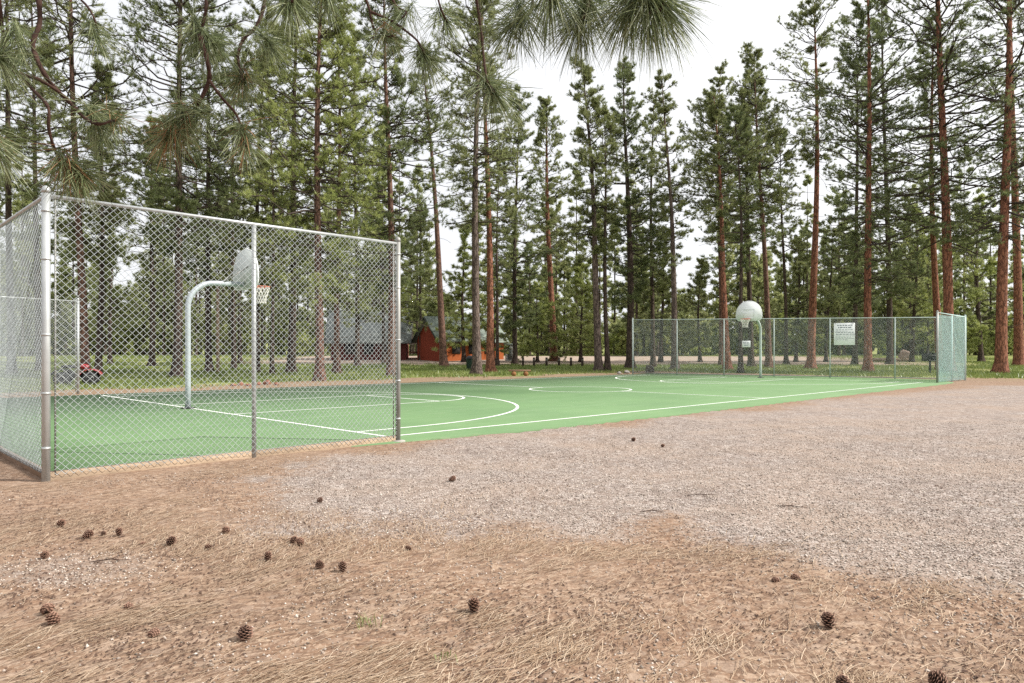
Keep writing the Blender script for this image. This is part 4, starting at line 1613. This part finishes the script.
# ------------------------------------------------------------------ loose gravel and bits of bark
N = 120000
yy = 2.6 + 11.5 * rng.uniform(0, 1, N) ** 1.3
xx = rng.uniform(-.8, .85, N) * yy
ga = gravel_mask(xx, yy)
uu, vv = uv_of(xx, yy)
ok = (rng.uniform(0, 1, N) < .03 + .2 * smooth(.5, .75, fbm(xx, yy, .8, 33)) + .95 * ga) & (vv < V0 - .02)
xx, yy = xx[ok], yy[ok]
n = len(xx)
r = rng.uniform(.004, .0095, n) * (1 + .5 * (rng.uniform(0, 1, n) > .93))
oc = np.array([(1, 0, 0), (0, 1, 0), (-1, 0, 0), (0, -1, 0), (0, 0, .8), (0, 0, -.6)], float)
rot = rng.uniform(0, 6.28, n)
ca, sa = np.cos(rot)[:, None], np.sin(rot)[:, None]
o3 = oc[None] * rng.uniform(.6, 1.3, (n, 6, 1))
V = np.stack([o3[..., 0] * ca - o3[..., 1] * sa, o3[..., 0] * sa + o3[..., 1] * ca, o3[..., 2]], -1) * r[:, None, None]
V += np.stack([xx, yy, bump_z(xx, yy) + r * .25], 1)[:, None]
f8 = np.array([(0, 1, 4), (1, 2, 4), (2, 3, 4), (3, 0, 4), (1, 0, 5), (2, 1, 5), (3, 2, 5), (0, 3, 5)])
F = (np.arange(n)[:, None, None] * 6 + f8[None]).reshape(-1, 3)
tint = np.repeat(rng.uniform(0, 1, n), 6)
t = NT('pebbles')
cc = t.ramp(t.attr('tint'), [(0, (.14, .115, .095)), (.3, (.31, .26, .22)), (.7, (.43, .365, .315)), (1, (.62, .55, .49))])
M['pebble'] = t.surface(cc, .9, 0, None, .15)
o = link('gravel', new_mesh('gravel', V.reshape(-1, 3), [F], False, {'tint': tint}), M['pebble'])
tag(o, 'pale crushed gravel scattered beside the court', 'gravel', kind='stuff')

N = 60000
yy = 2.4 + 9 * rng.uniform(0, 1, N) ** 1.5
xx = rng.uniform(-.8, .8, N) * yy
uu, vv = uv_of(xx, yy)
ok = (vv < V0 - .05) & (rng.uniform(0, 1, N) < (1 - .6 * gravel_mask(xx, yy)) * smooth(.35, .7, fbm(xx, yy, .9, 93)))
xx, yy = xx[ok], yy[ok]
n = len(xx)
ang = rng.uniform(0, 3.14, n)
a = rng.uniform(.003, .012, n) * (1 + (rng.uniform(0, 1, n) > .96))
b = a * rng.uniform(.25, .6, n)
dx = np.stack([np.cos(ang), np.sin(ang), rng.normal(size=n) * .2], 1) * a[:, None]
dy = np.stack([-np.sin(ang), np.cos(ang), rng.normal(size=n) * .2], 1) * b[:, None]
c = np.stack([xx, yy, bump_z(xx, yy) + .005], 1)
V = np.stack([c - dx, c + dy * .8, c + dx, c - dy, c + [0, 0, .006]], 1).reshape(-1, 3)
i5 = np.arange(n)[:, None] * 5
F = np.concatenate([i5 + [0, 4, 1], i5 + [1, 4, 2], i5 + [2, 4, 3], i5 + [3, 4, 0]])[:, ::-1]
M['chip'] = simple('bark_chips', (.085, .05, .036), .9, 0, .5, 60)
o = link('bark_litter', new_mesh('bark_litter', V, [F], False), M['chip'])
tag(o, 'small dark flecks of bark and cone scales on the dirt', 'bark litter', kind='stuff')

# ------------------------------------------------------------------ pine cones
def cone_tint():
    t = NT('pine_cone_scales')
    c_ = t.ramp(t.attr('tip'), [(0, (.032, .018, .013)), (.55, (.11, .058, .038)), (1, (.34, .20, .145))])
    return t.surface(c_, .75, 0, None, .3)


M['cone'] = cone_tint()


def cone_mesh(rng, L=.09, Rm=.036, open_=1.0):
    """an egg of overlapping woody scales round a core; lies along +z"""
    V, F, A = [], [], []
    nrow, golden = 62, math.pi * (3 - math.sqrt(5))
    core = MB()
    core.lathe((0, 0, 0), [(.004, 0), (Rm * .4, L * .18), (Rm * .4, L * .5), (Rm * .2, L * .85), (.003, L)], 8)
    V = [core.V[0]]
    A = [np.zeros(len(core.V[0]))]
    Fs = [f for f in core.F if f.shape[1] == 4]
    off = len(core.V[0])
    quads = [Fs[0]]
    for k in range(nrow):
        tz = (k + .5) / nrow
        a = k * golden
        rr = Rm * 1.12 * math.sin(math.pi * (tz * .86 + .1)) ** .7 * rng.uniform(.85, 1.12)
        up = (.25 + .9 * tz) / open_
        d = np.array([math.cos(a), math.sin(a), 0])
        s = np.array([-math.sin(a), math.cos(a), 0])
        b0 = np.array([0, 0, tz * L * .92]) + d * rr * .35
        tip = np.array([0, 0, tz * L * .92]) + d * rr + np.array([0, 0, up * rr * .7])
        wd = .0098 * (1.15 - .6 * abs(tz - .4))
        th = np.array([0, 0, .0022])
        v = [b0 - s * wd * .4, b0 + s * wd * .4, tip * .8 + b0 * .2 + s * wd, tip + s * wd * .45, tip - s * wd * .45, tip * .8 + b0 * .2 - s * wd]
        v = v + [q - th for q in v]
        V.append(np.array(v))
        A.append(np.array([0, 0, .6, 1, 1, .6] * 2, float))
        q = np.array([(0, 1, 2, 5), (5, 2, 3, 4), (7, 6, 11, 8), (8, 11, 10, 9), (2, 1, 7, 8), (3, 2, 8, 9), (4, 3, 9, 10), (5, 4, 10, 11), (0, 5, 11, 6)])
        quads.append(q + off)
        off += 12
    return new_mesh('pine_cone', np.concatenate(V), [np.concatenate(quads)], False, {'tip': np.concatenate(A)})


CONES = [
    (59, 528, 7.5, 'pine cone furthest up and left on the dirt below the corner post'),
    (83, 540, 9, 'reddish tilted cone, second in the line leading right from the corner post'),
    (104, 536, 6.5, 'low cone third in the line, just left of a rounder one'),
    (119, 537, 8, 'round cone fourth in the line below the fence'),
    (146, 545, 6, 'small flat cone at the lower middle of the line below the fence'),
    (168, 546, 9.5, 'greyish cone with shadow at the end of the line below the fence'),
    (45, 558, 8, 'lone cone near the left edge under the line of cones'),
    (212, 549, 6, 'small cone lying alone below the pair near the bare dirt middle'),
    (226, 533, 8, 'cone nearest the middle fence post, on pale needles'),
    (268, 560, 9, 'upright oval cone standing by itself below the middle fence post'),
    (292, 541, 7.5, 'left cone of the touching pair below the fence panel'),
    (301, 545, 8, 'right cone of the touching pair below the fence panel'),
    (323, 569, 8.5, 'left cone of the lower pair at the edge of the gravel tongue'),
    (342, 574, 11, 'larger round right cone of the lower pair, grey lit'),
    (318, 503, 6.5, 'cone on the gravel edge nearest the fence end post'),
    (449, 483, 6, 'single small cone on gravel right of the fence end post'),
    (46, 617, 12, 'upper of the two close cones at the lower left'),
    (56, 627, 13, 'lower of the two close cones, lying on its side at lower left'),
    (132, 609, 9, 'half buried broken cone right of the two close ones'),
    (151, 638, 12, 'reddish cone in the lower left between the broken one and tall one'),
    (245, 640, 18, 'tall upright cone with reddish lit scales in the lower left foreground'),
    (474, 614, 14, 'lone cone in the middle of the foreground dirt'),
    (632, 441, 4.5, 'tiny cone far out on the gravel near the court edge'),
    (662, 447, 4, 'tiny farthest cone on the gravel in the middle distance'),
    (829, 627, 16, 'round dark cone on orange dirt at lower right'),
    (842, 688, 17, 'dark cone cut by the bottom edge under the round dark cone'),
    (945, 688, 18, 'dark cone at the bottom edge nearest the lower right corner'),
    (411, 549, 5, 'crumbled small cone at the border of gravel and dirt'),
    (773, 583, 8, 'flattened broken cone beside the pale split one on the right'),
    (799, 582, 9, 'split cone with a pale upper side on the right dirt'),
]
rng = np.random.default_rng(17)
cms = [cone_mesh(np.random.default_rng(50 + k), open_=(1.0, 1.5, 2.2, .8, 3.0, 1.3)[k], L=(.09, .085, .08, .095, .075, .09)[k]) for k in range(6)]
for c_ in cms:
    c_.materials.append(M['cone'])
for i, (px, py, hp, lab) in enumerate(CONES):
    Yc = EYE * F_PX / (py - HOR)
    xc = (px - 512) / F_PX * Yc
    size = float(np.clip(hp * Yc / F_PX, .03, .11))
    o = bpy.data.objects.new('pine_cone', cms[(i * 5) % 6])
    COL.objects.link(o)
    upright = 'upright' in lab or 'round' in lab
    flat = 'flat' in lab or 'broken' in lab or 'split' in lab
    tilt = rng.uniform(-.25, .25) if upright else (1.45 if flat else rng.uniform(.7, 1.35))
    yaw = rng.uniform(0, 6.28)
    k = size / (.09 if upright else .08)
    R_ = Matrix.Rotation(yaw, 3, 'Z') @ Matrix.Rotation(tilt, 3, 'X')
    zs = .55 if flat else 1.0
    lo = 1e9
    for v in cms[(i * 5) % 6].vertices:
        lo = min(lo, (R_ @ (v.co * k))[2])
    o.scale = (k, k, k)
    o.rotation_euler = R_.to_euler()
    o.location = (xc, Yc, float(bump_z(xc, Yc)) - lo - .004 - (.03 * k if flat else 0))
    tag(o, lab, 'pine cone', 'pine cones on the dirt')

# ------------------------------------------------------------------ sticks and sprouts
for px, py, L, az, lab in ((652, 514, .22, .1, 'short dark stick lying where gravel meets dirt'), (792, 508, .25, -.3, 'thin twig lying on the gravel at right'),
                           (110, 563, .25, .2, 'thin twig lying under the line of cones at lower left'),
                           (700, 497, .3, .15, 'slender twig on the gravel above the dirt tongue')):
    Yc = EYE * F_PX / (py - HOR)
    xc = (px - 512) / F_PX * Yc
    z = float(bump_z(xc, Yc)) + .008
    P = [(xc - L / 2 * math.cos(az), Yc - L / 2 * math.sin(az), z), (xc, Yc + .015, z + .01), (xc + L / 4 * math.cos(az), Yc + L / 4 * math.sin(az) - .01, z + .006),
         (xc + L / 2 * math.cos(az), Yc + L / 2 * math.sin(az), z + .004)]
    m = MB()
    m.tube(P, [.0025, .004, .0035, .0015], 6)
    m.tube([P[1], (xc + .03, Yc + .06, z + .02)], [.003, .0015], 5)
    tag(m.build('stick', M['twig'], None, True), lab, 'stick')
for px, py, nbl, hh, lab in ((368, 627, 26, .06, 'small pale green grass sprout in the foreground dirt'), (447, 661, 16, .04, 'smaller dull green sprout near the bottom edge'),
                             (488, 566, 0, 0, '')):
    if not nbl:
        continue
    Yc = EYE * F_PX / (py - HOR)
    xc = (px - 512) / F_PX * Yc
    V, F = [], []
    for k in range(nbl):
        bx, by = xc + random.gauss(0, .03), Yc + random.gauss(0, .025)
        z = float(bump_z(bx, by))
        a = random.uniform(0, 6.28)
        d = np.array([math.cos(a), math.sin(a), 0]) * random.uniform(.2, .9) * hh
        s = np.array([-math.sin(a), math.cos(a), 0]) * .0016
        p = np.array([bx, by, z])
        q = p + d * .5 + [0, 0, hh * random.uniform(.5, .9)]
        r = p + d + [0, 0, hh * random.uniform(.5, 1.1)]
        i0 = len(V)
        V += [p - s, p + s, q - s, q + s, r]
        F += [(i0, i0 + 1, i0 + 3, i0 + 2)]
        F += [(i0 + 2, i0 + 3, i0 + 4, i0 + 4)]
    F3 = np.array([f[:3] for f in F if f[2] == f[3]])
    F4 = np.array([f for f in F if f[2] != f[3]])
    me = new_mesh('grass_sprout', V, [F4, F3], False, {'tint': np.full(len(V), .45)})
    tag(link('grass_sprout', me, M['grass']), lab, 'grass sprout')

# ------------------------------------------------------------------ the pine overhead: trunk behind the camera, boughs hanging into view
rng = np.random.default_rng(23)
TB = np.array([-3.4, -2.6, 0.0])
op = thing('overhanging_pine', 'pine whose long needled boughs hang into the top of the view', 'pine tree', TB)
(tv, tf), (lv, lf), (cv, cf, ct) = tree_parts(rng, 19, .33, 7.5, 3.4, 90, 6, 'pine', .3, .035, 16, (0.3, -.6), 8, .2, 1.0, 16)
link('trunk', new_mesh('overhanging_trunk', tv, [tf], True), M['bark_brown'], op)
link('limbs', new_mesh('overhanging_limbs', lv, [lf], True), M['limb_dark'], op)
link('crown', new_mesh('overhanging_crown', cv, [cf], False, {'tint': ct}), M['needles_pine'], op)
# limbs above the frame
LIMBS = [
    [(-3.35, -2.6, 4.4), (-2.9, -1.0, 4.7), (-2.3, .8, 4.3), (-1.8, 2.0, 3.55), (-1.55, 2.5, 3.1)],
    [(-3.3, -2.6, 5.0), (-2.2, -1.0, 5.1), (-1.2, .9, 4.5), (-.8, 2.1, 3.6), (-.55, 2.7, 3.0)],
    [(-3.3, -2.55, 5.5), (-1.5, -1.0, 5.6), (-.2, 1.0, 4.8), (.15, 2.1, 3.6), (.4, 2.5, 2.95)],
]


def resample(P, n):
    P = np.asarray(P, float)
    k = len(P)
    tt = np.linspace(0, k - 1, n)
    Q = np.vstack([2 * P[0] - P[1], P, 2 * P[-1] - P[-2]])
    out = []
    for t in tt:
        i = min(int(t), k - 2)
        f = t - i
        p0, p1, p2, p3 = Q[i], Q[i + 1], Q[i + 2], Q[i + 3]
        out.append(.5 * (2 * p1 + (p2 - p0) * f + (2 * p0 - 5 * p1 + 4 * p2 - p3) * f * f + (3 * p1 - p0 - 3 * p2 + p3) * f ** 3))
    return np.array(out)


limb_objs = []
for Lm in LIMBS:
    P = resample(Lm, 20) - TB
    m = MB()
    m.tube(P, np.linspace(.075, .014, 20), 10)
    limb_objs.append(m.build('limb', M['twig'], op, True))

# twigs: points given as photograph pixels at a distance, turned into places in space; index of the limb they spring from
TW = [
    (0, 2.45, 5.2, [(38, -30), (40, 20), (33, 45), (45, 75), (62, 95), (80, 112), (98, 123)]),
    (0, 2.40, 4.2, [(0, -40), (4, 40), (14, 70), (40, 80), (64, 96), (80, 114), (97, 124), (116, 120)]),
    (0, 2.40, 3.6, [(14, 70), (33, 90), (48, 107), (49, 130), (58, 158), (68, 172)]),
    (1, 2.55, 4.6, [(212, -30), (206, 10), (200, 35)]),
    (1, 2.50, 4.6, [(200, 35), (207, 60), (209, 80), (198, 104), (186, 124), (168, 140)]),
    (1, 2.50, 3.0, [(209, 80), (222, 98), (236, 114), (243, 132), (246, 146)]),
    (1, 2.60, 4.2, [(272, -40), (264, 5), (256, 27), (243, 40), (238, 58), (243, 80)]),
    (1, 2.60, 2.6, [(256, 27), (266, 38), (273, 44)]),
    (1, 2.35, 3.5, [(300, -60), (296, -20), (292, 2)]),
    (1, 2.50, 3.0, [(335, -50), (331, -20), (328, -2)]),
    (2, 2.75, 3.2, [(368, -40), (370, 12), (378, 36), (393, 36)]),
    (2, 2.75, 2.8, [(371, 12), (390, 20), (406, 31), (419, 43), (428, 62)]),
    (2, 2.80, 2.4, [(380, -40), (394, 2), (406, 12), (402, 18)]),
    (2, 2.75, 2.6, [(432, -40), (438, -2), (443, 14), (448, 24)]),
    (2, 2.65, 3.4, [(472, -50), (476, -5), (481, 30), (484, 60), (487, 80), (494, 92)]),
    (2, 2.35, 4.2, [(536, -40), (532, 8), (520, 20), (506, 28)]),
    (2, 2.20, 4.2, [(556, -60), (553, -25), (550, 0)]),
    (2, 2.30, 4.2, [(592, -50), (588, 5), (578, 26)]),
    (2, 2.15, 5.0, [(640, -60), (655, -20), (662, 6), (648, 14)]),
    (2, 2.20, 3.6, [(618, -60), (622, -15), (628, 8)]),
    (0, 2.15, 3.6, [(-40, -20), (-22, 30), (-4, 62)]),
    (0, 2.10, 3.6, [(-60, 60), (-30, 120), (-2, 152)]),
    (0, 2.50, 2.6, [(58, -30), (90, 10), (100, 40)]),
]
#        px   py   depth  reach_px  n   twig direction in the picture, dry share
TU = [
    (98, 124, 2.45, 46, 150, (.5, -.9), .0), (118, 121, 2.40, 40, 60, (1, .1), .1), (68, 172, 2.40, 44, 150, (.1, -1), .25), (84, 174, 2.42, 50, 140, (.9, -.5), .0),
    (200, 38, 2.55, 48, 170, (.2, -1), .0), (216, 44, 2.50, 44, 100, (.7, -.7), .0), (190, 112, 2.50, 40, 110, (-1, -.2), .0), (167, 140, 2.50, 42, 150, (-.6, -.9), .3),
    (185, 124, 2.50, 44, 120, (.2, -1), .1), (246, 146, 2.50, 42, 110, (.3, -1), .1), (243, 82, 2.60, 40, 150, (.3, -.9), .1), (272, 44, 2.60, 44, 110, (.8, -.6), .0),
    (292, 4, 2.35, 48, 170, (.3, -.9), .0), (328, -2, 2.50, 44, 120, (.3, -.9), .0), (393, 36, 2.75, 34, 70, (.9, -.2), .1), (380, 38, 2.75, 36, 50, (-.3, -.8), .1),
    (428, 63, 2.75, 40, 150, (.5, -.9), .0), (403, 16, 2.80, 36, 70, (-.4, -.8), .0), (448, 25, 2.75, 40, 100, (.5, -.8), .0), (494, 92, 2.65, 48, 170, (.6, -.8), .0),
    (506, 28, 2.35, 44, 110, (-1, -.5), .0), (522, 18, 2.35, 48, 110, (.3, -1), .0), (550, 0, 2.20, 56, 180, (.0, -1), .0), (578, 27, 2.30, 48, 180, (-.3, -1), .0),
    (590, 4, 2.30, 54, 140, (.3, -1), .0), (650, 10, 2.15, 62, 230, (.3, -.9), .0), (664, 4, 2.15, 62, 150, (1, -.3), .0), (628, 10, 2.20, 58, 160, (-.3, -1), .0),
    (-4, 62, 2.15, 58, 150, (.4, -1), .0), (-2, 152, 2.10, 50, 170, (.5, -.9), .05), (14, 40, 2.4, 40, 60, (.2, -1), .0),
    (30, 60, 2.45, 42, 60, (.4, -.9), .0), (100, 42, 2.5, 40, 80, (.4, -.8), .0),
]
tw_m = [MB() for _ in LIMBS]
for li, dep, w, pts in TW:
    P = np.array([at(px, py, dep + .04 * math.sin(px * .05 + i)) for i, (px, py) in enumerate(pts)])
    if pts[0][1] < -10 or pts[0][0] < -10:
        Lp = resample(LIMBS[li], 30)
        j = np.argmin(np.linalg.norm(Lp[8:] - (P[0] + [0, 0, .25]), axis=1)) + 8
        P = np.vstack([Lp[j], (Lp[j] + P[0]) / 2 + [0, 0, .05], P])
    P = resample(P, len(P) * 5)
    n = len(P)
    r0 = w * .88 / 2 / F_PX * dep
    lump = 1 + .16 * np.sin(np.arange(n) * 1.9) + rng.normal(size=n) * .06
    tw_m[li].tube(P - TB, np.linspace(1.15, .75, n) * r0 * lump, 8)
tw_o = [m.build('twig', M['twig'], lo, True) if m.n else None for m, lo in zip(tw_m, limb_objs)]


def long_needles(c, axis, reach, n, dry, rng):
    """needles in a brush round the twig end, drooping under their own weight"""
    D = norm(axis * .62 + rng.normal(size=(n, 3)) * .62)
    L = reach * rng.uniform(.7, 1.12, n)
    st = c - axis * rng.uniform(0, .085, n)[:, None] + rng.normal(size=(n, 3)) * .004
    S = np.linspace(0, 1, 5)
    droop = rng.uniform(.10, .38, n)
    P = st[:, None] + D[:, None] * (L[:, None] * S)[..., None]
    P[:, :, 2] -= (L * droop)[:, None] * S ** 2
    sd = norm(np.cross(D, rng.normal(size=(n, 3))))[:, None] * (rng.uniform(.0007, .0013, n)[:, None] * np.array([.8, 1, 1, .8, .25]))[..., None]
    V = np.stack([P - sd, P + sd], 2).reshape(n, 10, 3)
    F = np.concatenate([np.arange(n)[:, None] * 10 + np.array([2 * k, 2 * k + 1, 2 * k + 3, 2 * k + 2]) for k in range(4)])
    ti = np.repeat(np.clip(rng.normal(.5, .25, n), 0, .85), 10)
    return V.reshape(-1, 3), F, ti, n


nd = MB()
dry_m = MB()
for px, py, dep, reach, n, ax, dry in TU:
    c = at(px, py, dep) - TB
    axis = norm(np.array([ax[0], rng.normal() * .3, ax[1]]))
    n = int(n * 2.1)
    nd_n = int(n * dry)
    reach = reach * (.80 if px < 480 else .96)
    v, f, ti, _ = long_needles(c, axis, reach / F_PX * dep, n - nd_n, 0, rng)
    nd.add(v, f, ti)
    if nd_n > 3:
        v, f, ti, _ = long_needles(c, norm(axis + np.array([-.2, 0, -.8])), reach / F_PX * dep * .9, nd_n, 1, rng)
        dry_m.add(v, f, ti)
nd.build('needles', M['needles_near'], limb_objs[1], False, 'tint')
t = NT('dry_needles')
cc = t.ramp(t.attr('tint'), [(0, (.20, .085, .04)), (.5, (.34, .17, .085)), (1, (.46, .28, .16))])
M['dry'] = t.surface(cc, .7, 0, None, .2, .3)
o = dry_m.build('dry_needles', M['dry'], limb_objs[0], False, 'tint')
